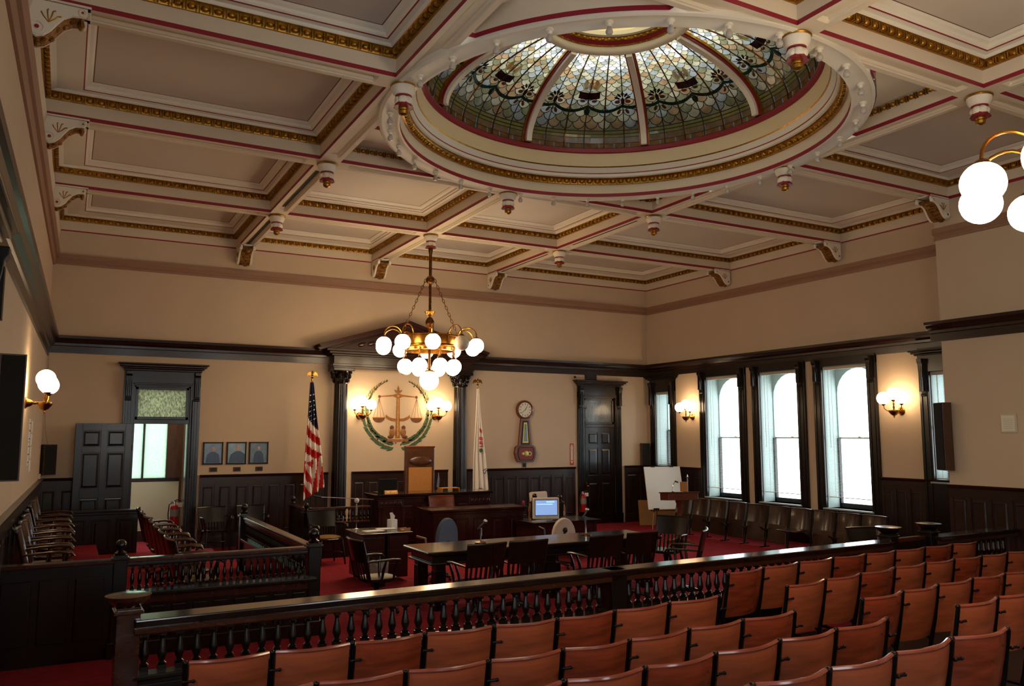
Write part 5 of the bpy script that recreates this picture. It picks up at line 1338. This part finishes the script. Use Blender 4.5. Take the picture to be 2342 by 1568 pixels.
# ---- framed portraits with name plates
for i, (x, pm, lab, fx, fz, sx) in enumerate(((3.04, 'photo_a', 'framed portrait of a seated robed figure before a window', 0.0, 0.02, 1.0), (3.50, 'photo_b', 'framed portrait close up of a robed figure on pale blue', 0.03, 0.06, 1.3), (3.945, 'photo_c', 'framed portrait of a standing robed figure nearest the flag', 0.0, 0.05, 0.8))):
    p = thing('portrait', lab, 'portrait', (x, 0, 1.885), 0, 'portraits above the wainscot')
    f = B(); w, h = 0.195, 0.225
    f.box(-w, -0.03, h-0.025, w, 0, h).box(-w, -0.03, -h, w, 0, -h+0.025).box(-w, -0.03, -h, -w+0.025, 0, h).box(w-0.025, -0.03, -h, w, 0, h); f.build('frame', 'board_black', p, bevel=0.004)
    B().box(-w+0.02, -0.012, -h+0.02, w-0.02, -0.004, h-0.02).build('print', pm, p)
    bd = B(); bd.prism([(-0.14*sx, -0.195), (0.14*sx if sx < 1.15 else 0.165, -0.195), (0.115*sx, -0.03), (0.045, 0.02+fz*0.3), (-0.045, 0.02+fz*0.3), (-0.115*sx, -0.03)], (fx, -0.015, 0), X, Z, Y*0.003); bd.build('robe', 'robe', p)
    B().sphere((fx, -0.014, 0.07+fz*0.6), 0.042*sx, 12, 8, (0.85, 0.08, 1.15)).build('face', 'skin_print', p, True)
    q = thing('name_plate', 'small dark brass name plate under the '+('window', 'pale blue', 'flag-side')[i]+' portrait', 'plaque', (x+0.02, 0, 1.555), 0, 'name plates under the portraits')
    B().box(-0.075, -0.012, -0.045, 0.075, 0, 0.045).build('plate', 'red_frame', q, bevel=0.003); B().box(-0.055, -0.0135, -0.028, 0.055, -0.011, 0.028).build('engraved_face', 'board_black', q)
# ---- banjo clock
ck = thing('banjo_clock', 'tall banjo shaped wooden wall clock with white dial', 'clock', (10.31, 0, 1.60))
B().lathe([(0.235, 0), (0.24, 0.04), (0.225, 0.07), (0.195, 0.08), (0.18, 0.055)], (0, 0, 1.27), 32, M=RX(PI/2), cap=False).build('dial_case', 'clock_case', ck, True)
dl = B().lathe([(0.185, 0.058), (1e-6, 0.060)], (0, 0, 1.27), 32, M=RX(PI/2), cap=False).build('dial', 'dial', ck)
for k in range(12):
    a = k*PI/6; B().box(-0.007, -0.0645, 0.125, 0.007, -0.0615, 0.16, T(0, 0, 1.27) @ RY(a)).build('hour_mark', 'ink', dl)
B().box(-0.006, -0.067, -0.02, 0.006, -0.0645, 0.10, T(0, 0, 1.27) @ RY(math.radians(32))).build('hour_hand', 'ink', dl); B().box(-0.0045, -0.069, -0.025, 0.0045, -0.067, 0.145, T(0, 0, 1.27) @ RY(math.radians(232))).build('minute_hand', 'ink', dl)
B().prism([(-0.115, 1.06), (0.115, 1.06), (0.19, 0.38), (-0.19, 0.38)], (0, -0.07, 0), X, Z, Y*0.07).build('throat', 'clock_case', ck, bevel=0.006)
B().prism([(-0.075, 1.00), (0.075, 1.00), (0.12, 0.42), (-0.12, 0.42)], (0, -0.074, 0), X, Z, Y*0.004).build('throat_border', 'board_black', ck)
B().prism([(-0.045, 0.96), (0.045, 0.96), (0.085, 0.46), (-0.085, 0.46)], (0, -0.078, 0), X, Z, Y*0.004).build('throat_glass', 'dial_gold', ck)
B().prism([(-0.025, 0.92), (0.025, 0.92), (0.05, 0.50), (-0.05, 0.50)], (0, -0.080, 0), X, Z, Y*0.003).build('throat_centre', 'photo_c', ck)
bx_ = [(-0.30, 0.22), (-0.27, 0.08), (-0.22, 0.0), (0.22, 0.0), (0.27, 0.08), (0.30, 0.22), (0.27, 0.36), (0.22, 0.40), (-0.22, 0.40), (-0.27, 0.36)]
sca = lambda f: [(x*f, 0.2+(z-0.2)*f) for x, z in bx_]
B().prism(bx_, (0, -0.10, 0), X, Z, Y*0.10).build('box', 'clock_case', ck, bevel=0.01)
B().prism(sca(0.82), (0, -0.104, 0), X, Z, Y*0.004).build('box_border', 'board_black', ck); B().prism(sca(0.72), (0, -0.108, 0), X, Z, Y*0.004).build('box_tablet', 'clock_red', ck)
B().sphere((0.0, -0.11, 0.20), 0.07, 14, 8, (1, 0.1, 1)).build('bell_ornament', 'dial_gold', ck, True); B().sphere((-0.09, -0.11, 0.20), 0.045, 12, 8, (1, 0.1, 0.8)).build('bell_ornament', 'dial_gold', ck, True); B().lathe([(0.045, 0), (0.055, 0.004), (0.035, 0.004), (0.035, 0)], (0.10, -0.108, 0.20), 16, M=RX(PI/2), cap=False).build('ring_ornament', 'dial_gold', ck)
ot = thing('wall_socket', 'small dark wall outlet below the banjo clock', 'outlet', (10.31, 0, 1.52))
B().box(-0.07, -0.01, -0.065, 0.07, 0, 0.065).build('plate', 'label_tin', ot, bevel=0.004); B().box(-0.045, -0.013, -0.045, 0.045, -0.009, 0.045).build('receptacle', 'ink', ot)
# ---- red fire extinguisher sign and the extinguisher
sg = thing('extinguisher_sign', 'narrow red and white upright fire extinguisher arrow sign', 'sign', (11.70, 0, 1.77))
B().box(-0.055, -0.006, -0.27, 0.055, 0, 0.27).build('plate', 'sign_red', sg); B().box(-0.032, -0.008, -0.15, 0.032, -0.005, 0.20).build('text_field', 'flag_white', sg)
B().prism([(-0.042, -0.17), (0.042, -0.17), (0, -0.24)], (0, -0.008, 0), X, Z, Y*0.003).build('arrow', 'flag_white', sg); B().prism([(-0.042, 0.215), (0.042, 0.215), (0, 0.25)], (0, -0.008, 0), X, Z, Y*0.003).build('arrow', 'flag_white', sg)
text_part('FIRE EXTINGUISHER', 0.034, 'sign_red', sg, T(0, -0.0085, 0.025) @ UPR @ RZ(PI/2))
def extinguisher(label, loc):
    e = thing('fire_extinguisher', label, 'extinguisher', loc)
    B().lathe([(0.085, 0.0), (0.088, 0.02), (0.088, 0.36), (0.075, 0.41), (0.03, 0.44)], n=20).build('cylinder', 'fire_red', e, True)
    B().lathe([(0.0895, 0.20), (0.0895, 0.34)], n=20, a0=-PI*0.95, a1=-PI*0.05, cap=False).build('label', 'label_tin', e, True)
    B().lathe([(0.03, 0.44), (0.025, 0.48), (0.02, 0.50)], n=12).build('valve', 'chrome', e, True); B().lathe([(0.03, 0), (0.03, 0.02)], (-0.045, -0.02, 0.47), 12, M=RX(PI/2)).build('gauge', 'chrome', e)
    B().tube([(0, 0, 0.50), (0.05, -0.01, 0.53), (0.13, -0.02, 0.50)], 0.011, 6).build('handle', 'iron', e); B().tube([(0, 0, 0.49), (0.08, -0.01, 0.50)], 0.010, 6).build('lever', 'fire_red', e)
    B().tube([(-0.02, -0.02, 0.47), (-0.10, -0.04, 0.44), (-0.115, -0.04, 0.25), (-0.10, -0.05, 0.06)], 0.013, 8).build('hose', 'black_plastic', e, True)
    B().box(0.03, -0.03, 0.38, 0.15, -0.027, 0.47, T(0, 0, 0) ).build('paper_tag', 'paper', e)
    B().box(-0.03, 0.085, 0.2, 0.03, 0.11, 0.4).build('wall_hook', 'iron', e)
    return e
extinguisher('red fire extinguisher beside the closed panelled door', (11.90, -0.19, 0.34)); extinguisher('red fire extinguisher seen through the open doorway', (2.40, 0.42, 0.0))
pd_ = bpy.data.objects['fire_extinguisher.001'] if 'fire_extinguisher.001' in bpy.data.objects else None
if pd_: pd_.location.z = 0.42; B().box(-0.11, -0.11, -0.42, 0.11, 0.11, 0.0).build('stand', 'walnut', pd_)
# ---- loudspeakers
def speaker(label, loc, rz, w, h, d):
    s = thing('loudspeaker', label, 'speaker', loc, rz)
    B().box(-w/2, -d, 0, w/2, -0.012, h).build('cabinet', 'walnut', s, bevel=0.004); B().box(-w/2+0.012, -d-0.012, 0.012, w/2-0.012, -d, h-0.012).build('grille', 'speaker_cloth', s, bevel=0.003)
    B().box(-0.03, -0.012, h*0.4, 0.03, 0, h*0.6).build('wall_bracket', 'iron', s)
    return s
speaker('tall brown loudspeaker in the corner above the jury', (0.10, 0.0, 1.52), 0.35, 0.22, 0.56, 0.18); speaker('tall brown loudspeaker beside the narrow corner window', (13.98, 0.0, 1.46), -0.3, 0.22, 0.58, 0.18)
speaker('long black column loudspeaker on the pier edge', (PX, -9.24, 1.68), -PI/2-0.5, 0.28, 1.10, 0.16)
# ---- left wall: black board, pinned notices, switch
speaker('long black column loudspeaker on the jury side wall before the sconce', (0.019*-9.45+0.105, -9.30, 1.86), 0.12, 0.20, 1.08, 0.17)
nt_ = thing('wall_notices', 'string of white paper notices hanging on the jury side wall', 'notice', LO(-3.9)[:2]+(1.80,), PI/2+SK)
for k in range(4): B().box(-0.30, -0.006, 0.02+0.17*k, -0.02, 0, 0.17+0.17*k).build('sheet', 'paper', nt_); B().box(0.10+0.06*(k % 2), -0.012, -0.08+0.19*k, 0.42, -0.004, 0.085+0.19*k).build('sheet', 'paper', nt_)
for k in range(6): B().box(-0.27, -0.008, 0.06+0.11*k, -0.06, -0.0062, 0.075+0.11*k).build('print_line', 'ink', nt_)
sw = thing('switch_box', 'small yellowed switch box on the wainscot cap in the corner', 'switch', LO(-0.55)[:2]+(1.47,), PI/2+SK)
B().box(-0.05, -0.04, 0, 0.05, 0, 0.09).build('box', 'headrail', sw, bevel=0.006); B().box(-0.012, -0.05, 0.03, 0.012, -0.04, 0.06).build('toggle', 'honey_oak', sw)
cbl = B().tube([(0.03, -0.02, 3.80), (0.03, -0.02, 2.6), (0.06, -0.03, 2.3), (0.10, -0.03, 2.08)], 0.006, 6).build('speaker_cable', 'label_tin'); tag(cbl, 'thin cable running down the corner to the loudspeaker', 'cable')
pl = thing('pier_plaque', 'small cream framed certificate on the pier', 'plaque', (PX, -10.22, 2.28), -PI/2)
B().box(-0.13, -0.02, 0, 0.13, 0, 0.30).build('frame', 'headrail', pl, bevel=0.012); B().box(-0.10, -0.023, 0.03, 0.10, -0.018, 0.27).build('sheet', 'dial', pl)
for k in range(6): B().box(-0.075, -0.0245, 0.07+0.028*k, 0.075, -0.0228, 0.076+0.028*k).build('print_line', 'headrail', pl)
cm = thing('door_sensor', 'small dark sensor on the wall above the closed door', 'sensor', (11.80, 0, 3.73))
B().tube([(0, 0, 0), (0, -0.05, 0)], 0.012, 8).build('arm', 'iron', cm); B().sphere((-0.02, -0.06, 0), 0.03, 10, 8).build('head', 'iron', cm, True); B().tube([(0, -0.03, 0), (0.3, -0.02, 0)], 0.004, 5).build('lead_wire', 'label_tin', cm)
# ================================================================== FLAGS
def flag(label, loc, kind, top, bottom):
    f = thing('flag', label, 'flag', loc)
    B().lathe([(0.14, 0), (0.14, 0.02), (0.05, 0.05), (0.03, 0.09)], n=20).build('stand', 'brass', f, True); B().tube([(0, 0, 0.05), (0, 0, top)], 0.014, 8).build('pole', 'walnut' if kind else 'brass', f, True)
    B().lathe([(0.016, top), (0.02, top+0.02), (0.014, top+0.06), (0.03, top+0.08), (0.02, top+0.095)], n=10).build('ferrule', 'brass', f, True)
    eg = B(); z = top+0.15
    eg.sphere((0, 0, z), 0.028, 8, 6, (1, 1, 1.6)); eg.sphere((0, -0.015, z+0.055), 0.018, 8, 6)
    for s in (-1, 1): eg.prism([(0, z-0.01), (s*0.05, z+0.05), (s*0.10, z+0.025), (s*0.115, z-0.055), (s*0.08, z-0.02), (s*0.05, z-0.03)], (0, -0.01, 0), X, Z, Y*0.02)
    eg.build('eagle_finial', 'brass', f, True)
    nu, nv = 30, 70; V = []; F = []; mi = []
    H = top-bottom
    for j in range(nv+1):
        v = j/nv; wd = (0.06+0.36*v**0.8) if not kind else (0.05+0.35*v)
        for i in range(nu+1):
            u = i/nu; ph = u*PI*2*3.2+v*1.3
            x = -0.02-wd*0.48*(1-0.15*v)+wd*u+0.012*math.sin(6*v+3*u); y = -0.02-0.055*(0.3+v)*math.sin(ph)-0.03
            zz = top-0.02-H*v-(0.16*v*(1-u) if not kind else 0.03*math.sin(3*PI*u)*v)+(0.10*u*v if kind == 0 else 0)
            V.append((x+(0.05*v if not kind else 0.02*v), y, zz))
    for j in range(nv):
        v = (j+0.5)/nv
        for i in range(nu):
            u = (i+0.5)/nu; a = j*(nu+1)+i; F.append((a, a+1, a+nu+2, a+nu+1))
            if kind: mi.append(0)
            elif v < 0.40-0.10*(1-u)+0.05*u: mi.append(2)
            else:
                d = (v*13.5-u*2.2) if v < 0.70 else (v*6.0+u*6.5 if u > 0.45 else v*13-u*5)
                mi.append(int(math.floor(d)) % 2)
    me = bpy.data.meshes.new('cloth'); me.from_pydata(V, [], F)
    for m in ('flag_white', 'flag_red', 'flag_blue'): me.materials.append(MATS[m])
    me.polygons.foreach_set('material_index', mi); me.polygons.foreach_set('use_smooth', [True]*len(F)); me.update()
    cl = link('cloth', me, f); so = cl.modifiers.new('thick', 'SOLIDIFY'); so.thickness = 0.004
    if not kind:
        st = B(); random.seed(11)
        for j in (8, 12, 15, 18, 21, 24):
            for i in range(3 + (j % 2), nu-2, 6):
                p = V[j*(nu+1)+i]; st.sphere((p[0], p[1]-0.006, p[2]), 0.013, 6, 4, (1, 0.4, 1))
        st.build('stars', 'flag_white', cl)
    else:
        e = B()
        q = lambda u, v: V[int(v*nv)*(nu+1)+int(u*nu)]
        p = q(0.72, 0.42); B().sphere((p[0], p[1]-0.03, p[2]), 0.05, 10, 8, (0.5, 0.15, 1), RY(-0.3)).build('red_ribbon', 'flag_red', cl, True)
        for k in range(5):
            p = q(0.70, 0.49+0.022*k); B().box(p[0]-0.045, p[1]-0.032, p[2]-0.012, p[0]+0.04, p[1]-0.026, p[2]+0.012).build('shield_stripe', 'flag_red', cl)
        p = q(0.66, 0.62); B().sphere((p[0], p[1]-0.03, p[2]), 0.05, 10, 8, (1, 0.15, 0.9)).build('green_sward', 'leaf_green', cl, True)
        text_part('IS', 0.16, 'flag_blue', cl, T(q(0.7, 0.82)[0]+0.03, q(0.7, 0.82)[1]-0.06, q(0.7, 0.82)[2]) @ UPR @ RZ(-1.1))
    return f
flag('furled red and white striped flag on a pole with gilt eagle', (4.83, -0.75, 0.16), 0, 3.20, 0.95); flag('furled white state flag on a pole with gilt eagle', (8.66, -0.75, 0.30), 1, 3.03, 0.74)
# ================================================================== SMALL FURNITURE AND OBJECTS
lc = thing('lectern', 'wooden lectern with box top on a turned post', 'lectern', (11.78, -4.02, 0), -0.30)
B().cbox((0, 0, 0), (0.66, 0.46, 0.15), T(0, 0, 0.97) @ RX(math.radians(-4))).build('box_top', 'lectern_wood', lc, bevel=0.006); B().cbox((0, 0, 0), (0.71, 0.50, 0.02), T(0, 0, 1.055) @ RX(math.radians(-4))).build('desk_board', 'lectern_wood', lc, bevel=0.005)
B().lathe([(0.09, 0.90), (0.07, 0.84), (0.05, 0.80), (0.06, 0.76), (0.04, 0.72), (0.055, 0.55), (0.06, 0.30), (0.045, 0.18), (0.07, 0.14), (0.075, 0.06)], n=16).build('post', 'lectern_wood', lc, True)
for k in range(4):
    a = PI/4+k*PI/2; B().tube([(0, 0, 0.09), (0.17*math.cos(a), 0.17*math.sin(a), 0.06), (0.30*math.cos(a), 0.30*math.sin(a), 0.02)], [0.05, 0.04, 0.02], 8).build('foot', 'lectern_wood', lc, True)
bk = thing('law_book', 'tan bound book standing on the lectern', 'book', (11.95, -3.98, 1.065), -0.3)
B().box(-0.07, -0.02, 0, 0.07, 0.04, 0.20).build('cover', 'cane_panel', bk, bevel=0.004); B().box(-0.062, -0.015, 0.006, 0.073, 0.035, 0.194).build('pages', 'dial', bk)
lm = thing('gooseneck_microphone', 'chrome gooseneck microphone on the lectern', 'microphone', (11.62, -4.02, 1.065))
B().lathe([(0.03, 0), (0.025, 0.015)], n=12).build('base', 'black_plastic', lm); B().tube([(0, 0, 0.01), (0, 0, 0.10), (0.02, 0, 0.17), (0.07, 0, 0.22)], 0.008, 8).build('neck', 'chrome', lm, True); B().tube([(0.06, 0, 0.225), (0.13, -0.01, 0.20)], 0.016, 8).build('head', 'black_plastic', lm, True)
es = thing('easel', 'slim aluminium tripod easel in the window corner', 'easel', (13.35, -1.55, 0), -0.25)
for s in (-1, 1): B().tube([(s*0.10, 0.12, 1.46), (s*0.42, -0.30, 0.0)], 0.012, 8).build('leg', 'chrome', es, True)
B().tube([(0, 0.12, 1.46), (0, 0.45, 0.0)], 0.012, 8).build('leg', 'chrome', es, True); B().box(-0.40, -0.26, 0.43, 0.40, -0.15, 0.45).build('ledge', 'chrome', es); B().box(-0.36, -0.26, 0.45, -0.22, -0.235, 0.50).build('clip', 'black_plastic', es)
wb = thing('presentation_board', 'large white presentation pad resting on the easel', 'board', (13.35, -1.55, 0.455), -0.25)
B().cbox((0, 0, 0), (0.96, 0.03, 1.04), T(0, -0.085, 0.515) @ RX(math.radians(-14))).build('board', 'paper', wb, bevel=0.003)
for s in (-1, 1): B().cbox((0, 0, 0), (0.10, 0.045, 0.03), T(s*0.25, 0.04, 1.02) @ RX(math.radians(-14))).build('clamp', 'board_black', wb)
cd = thing('cardboard_sheet', 'brown board leaning in the corner behind the easel', 'board', (13.62, -1.05, 0.0), -0.35)
B().cbox((0, 0, 0), (1.02, 0.025, 0.62), T(0.0, 0.05, 0.315) @ RX(math.radians(-10))).build('sheet', 'cardboard', cd)
pp = thing('display_stand', 'thin grey pole stand between lectern and windows', 'stand', (13.62, -2.15, 0))
B().tube([(0, 0, 0), (0, 0, 1.22)], 0.014, 8).build('pole', 'label_tin', pp); B().lathe([(0.015, 1.22), (0.022, 1.25), (1e-6, 1.32)], n=10, cap=False).build('tip', 'chrome', pp); B().lathe([(0.16, 0), (0.14, 0.02), (0.02, 0.03)], n=16).build('base', 'label_tin', pp)
# CRT monitor
ct = thing('crt_monitor', 'beige cathode ray monitor showing a blue screen', 'monitor', (8.27, -4.42, 0.69), -0.32)
cz0 = 0.02; tz = 0.02
B().box(-0.245, -0.06, 0.02, 0.245, 0.03, 0.41).build('bezel', 'crt_beige', ct, bevel=0.018, seg=3)
hs = B().loft([[(-0.25, 0.03, 0.03), (0.25, 0.03, 0.03), (0.25, 0.03, 0.41), (-0.25, 0.03, 0.41)], [(-0.23, 0.16, 0.04), (0.23, 0.16, 0.04), (0.23, 0.16, 0.40), (-0.23, 0.16, 0.40)], [(-0.15, 0.40, 0.08), (0.15, 0.40, 0.08), (0.15, 0.40, 0.33), (-0.15, 0.40, 0.33)]], cap=True); hs.build('housing', 'black_plastic', ct, bevel=0.01)
B().box(-0.215, -0.064, 0.085, 0.215, -0.058, 0.375).build('screen_surround', 'ink', ct); sn = B().box(-0.205, -0.0665, 0.095, 0.205, -0.0635, 0.365).build('screen', 'crt_blue', ct)
B().box(-0.18, -0.068, 0.285, 0.12, -0.0663, 0.30).build('screen_text', 'crt_text', sn); B().box(0.0, -0.068, 0.325, 0.15, -0.0663, 0.345).build('screen_text', 'crt_text', sn)
B().lathe([(0.15, 0.0), (0.15, 0.012), (0.06, 0.03)], (0, 0.10, 0), 20).build('foot', 'crt_beige', ct, True)
kb = thing('desk_papers', 'flat stack of papers on the monitor desk', 'papers', (8.02, -4.60, 0.69), 0.2)
B().box(-0.11, -0.08, 0, 0.11, 0.08, 0.012).build('stack', 'sheet_plastic', kb); B().box(-0.10, -0.075, 0.012, 0.11, 0.08, 0.016).build('top_sheet', 'label_tin', kb)
fl_ = thing('red_lamp', 'small red indicator lamp at the end of the clerk bench', 'lamp', (8.16, -3.78, 0.9), 0)
B().lathe([(0.03, 0), (0.028, 0.01), (0.012, 0.02)], n=10).build('base', 'black_plastic', fl_); B().lathe([(0.016, 0.015), (0.022, 0.05), (0.02, 0.09), (1e-6, 0.11)], n=10, cap=False).build('lens', 'fire_red', fl_, True)
# microphones
def desk_mic(label, loc, h, lean=0.06):
    m = thing('desk_microphone', label, 'microphone', loc)
    B().lathe([(0.085, 0), (0.085, 0.012), (0.05, 0.022), (0.015, 0.03)], n=20).build('base', 'old_brass', m, True); B().tube([(0, 0, 0.02), (0, 0, h-0.08)], 0.010, 8).build('stem', 'chrome', m, True); B().lathe([(0.016, h-0.18), (0.016, h-0.08)], n=10).build('clutch', 'chrome', m, True)
    B().tube([(-0.05, 0, h-0.09), (0.0, 0, h-0.04), (lean, 0, h)], [0.010, 0.014, 0.018], 8).build('body', 'black_plastic', m, True); B().sphere((lean+0.01, 0, h+0.012), 0.030, 12, 8).build('grille', 'chrome', m, True)
    return m
desk_mic('chrome stand microphone near the middle of the long table', (5.55, -7.19, 0.755), 0.28); desk_mic('chrome stand microphone toward the window end of the long table', (7.34, -7.14, 0.755), 0.36, 0.02)
wm = thing('white_microphone', 'white ball microphone on a tall thin stem at the reporter desk', 'microphone', (4.55, -4.72, 0.75))
B().lathe([(0.05, 0), (0.045, 0.012), (0.01, 0.02)], n=16).build('base', 'chrome', wm, True); B().tube([(0, 0, 0.01), (0, 0, 0.44)], 0.007, 8).build('stem', 'chrome', wm); B().lathe([(0.016, 0.22), (0.018, 0.28), (0.012, 0.40)], n=10).build('grip', 'label_tin', wm, True); B().sphere((0, 0, 0.455), 0.04, 14, 10).build('foam_ball', 'white_plastic', wm, True)
bm_ = thing('boom_arm', 'slender brass microphone boom reaching across the witness stand', 'microphone boom', (5.40, -2.95, 0))
B().tube([(0, 0, 0), (0, 0, 1.07)], 0.012, 8).build('pole', 'iron', bm_); B().tube([(0.05, 0, 1.07), (-0.95, 0.05, 1.145)], 0.009, 8).build('boom', 'chrome', bm_, True); B().tube([(-0.92, 0.05, 1.142), (-1.06, 0.06, 1.17)], 0.017, 8).build('microphone', 'black_plastic', bm_, True); B().lathe([(0.15, 0), (0.13, 0.02), (0.02, 0.03)], n=16).build('base', 'iron', bm_)
# papers, box, waste bag
for dx, dy, r, lb0 in ((-0.22, -0.06, 0.1, 'white loose papers near the edge of the reporter desk'), (0.06, 0.14, -0.06, 'white loose papers beside the tissue box on the reporter desk')):
    q = thing('loose_papers', lb0, 'papers', (4.93+dx, -5.0+dy, 0.75), r, 'papers on the reporter desk'); B().box(-0.14, -0.10, 0, 0.14, 0.10, 0.004).build('sheet', 'paper', q); B().box(-0.10, -0.11, 0.004, 0.17, 0.09, 0.007).build('top_sheet', 'paper', q)
tb2 = thing('tissue_box', 'white tissue box with a tissue pulled up on the reporter desk', 'box', (5.16, -4.72, 0.75), 0.3)
B().box(-0.06, -0.06, 0, 0.06, 0.06, 0.13).build('carton', 'paper', tb2, bevel=0.003); tt = B(); tt.loft([[(-0.03, -0.012, 0.13), (0.03, -0.012, 0.13), (0.03, 0.012, 0.13), (-0.03, 0.012, 0.13)], [(-0.045, -0.015, 0.18), (0.04, -0.02, 0.18), (0.05, 0.012, 0.18), (-0.03, 0.018, 0.18)], [(-0.05, 0.0, 0.23), (-0.015, -0.015, 0.245), (0.0, 0.01, 0.24), (-0.04, 0.02, 0.235)]], cap=True); tt.build('tissue', 'flag_white', tb2, True)
tray = thing('wire_tray', 'small orange-brown wooden tray on the reporter desk corner', 'tray', (5.16, -5.30, 0.75), 0.4)
B().box(-0.07, -0.05, 0.0, 0.07, 0.05, 0.012).box(-0.07, -0.05, 0.012, 0.07, -0.042, 0.05).box(-0.07, 0.042, 0.012, 0.07, 0.05, 0.05).build('tray', 'cane_panel', tray); B().box(-0.06, -0.04, 0.012, 0.06, 0.04, 0.02).build('cards', 'paper', tray)
wbk = thing('waste_basket', 'waste basket lined with a pale plastic bag beside the reporter desk', 'waste basket', (4.62, -5.62, 0))
B().lathe([(0.11, 0.0), (0.135, 0.33)], n=18).build('bin', 'black_plastic', wbk, True)
rg = []
for z, r in ((0.06, 0.118), (0.15, 0.133), (0.26, 0.142), (0.345, 0.155), (0.36, 0.15), (0.34, 0.128), (0.10, 0.10)):
    rg.append([((r+0.012*math.sin(5*a+z*20))*math.cos(a), (r+0.012*math.sin(5*a+z*20))*math.sin(a), z+0.012*math.sin(4*a)) for a in [2*PI*k/28 for k in range(28)]])
B().loft(rg).build('liner', 'sheet_plastic', wbk, True)
npl = thing('name_block', 'wooden name block with gold lettering line on the judge bench', 'name plate', (6.02, -2.30, 1.12), 0.05)
B().prism([(-0.04, 0), (0.04, 0), (0.015, 0.06), (-0.005, 0.06)], (-0.135, 0, 0), Y, Z, X*0.27).build('block', 'cane_panel', npl)
for k, (a, b_) in enumerate(((-0.095, -0.03), (0.0, 0.11))): B().cbox((0, 0, 0), (b_-a, 0.002, 0.018), T((a+b_)/2, -0.026, 0.032) @ RX(math.radians(-30))).build('gold_line', 'dial_gold', npl)
lp = thing('laptop', 'open black laptop seen from behind on the judge bench', 'laptop', (5.98, -2.08, 1.12), 0.05)
B().box(-0.19, -0.10, 0, 0.19, 0.16, 0.022).build('base', 'black_plastic', lp, bevel=0.004); B().cbox((0, 0, 0), (0.38, 0.014, 0.26), T(0, -0.125, 0.148) @ RX(math.radians(10))).build('lid', 'black_plastic', lp, bevel=0.004)
wk = thing('bench_tray', 'light wooden letter tray on the judge bench', 'tray', (7.35, -2.10, 1.12), 0.0)
B().box(-0.2, -0.10, 0.05, 0.2, 0.12, 0.062).build('shelf', 'cane_panel', wk)
for s in (-1, 1): B().box(s*0.19-0.008, -0.10, 0, s*0.19+0.008, 0.12, 0.05).build('leg', 'cane_panel', wk)
sf = thing('small_flag', 'small furled desk flag on a stick at the judge bench', 'flag', (7.14, -2.0, 1.12))
B().tube([(0, 0, 0), (0.02, 0, 0.36)], 0.006, 6).build('stick', 'brass', sf); B().lathe([(0.035, 0), (0.03, 0.015)], n=12).build('stand', 'brass', sf); B().loft([[(-0.02, -0.015, 0.08), (0.03, -0.01, 0.06), (0.03, 0.015, 0.06), (-0.02, 0.012, 0.08)], [(-0.01, -0.02, 0.2), (0.045, -0.01, 0.2), (0.04, 0.02, 0.2), (0.0, 0.012, 0.2)], [(0.012, -0.006, 0.32), (0.03, -0.006, 0.32), (0.03, 0.006, 0.32), (0.012, 0.006, 0.32)]], cap=True).build('cloth', 'blue_cloth', sf, True)
cs = thing('equipment_case', 'black case with a white letter under the long table', 'case', (6.42, -7.35, 0.185), 0.0)
B().box(-0.26, -0.14, 0, 0.26, 0.14, 0.26).build('shell', 'black_plastic', cs, bevel=0.015); B().box(-0.06, -0.02, 0.26, 0.06, 0.02, 0.29).build('handle', 'iron', cs)
text_part('S', 0.13, 'paper', cs, T(0.10, -0.1415, 0.14) @ UPR)
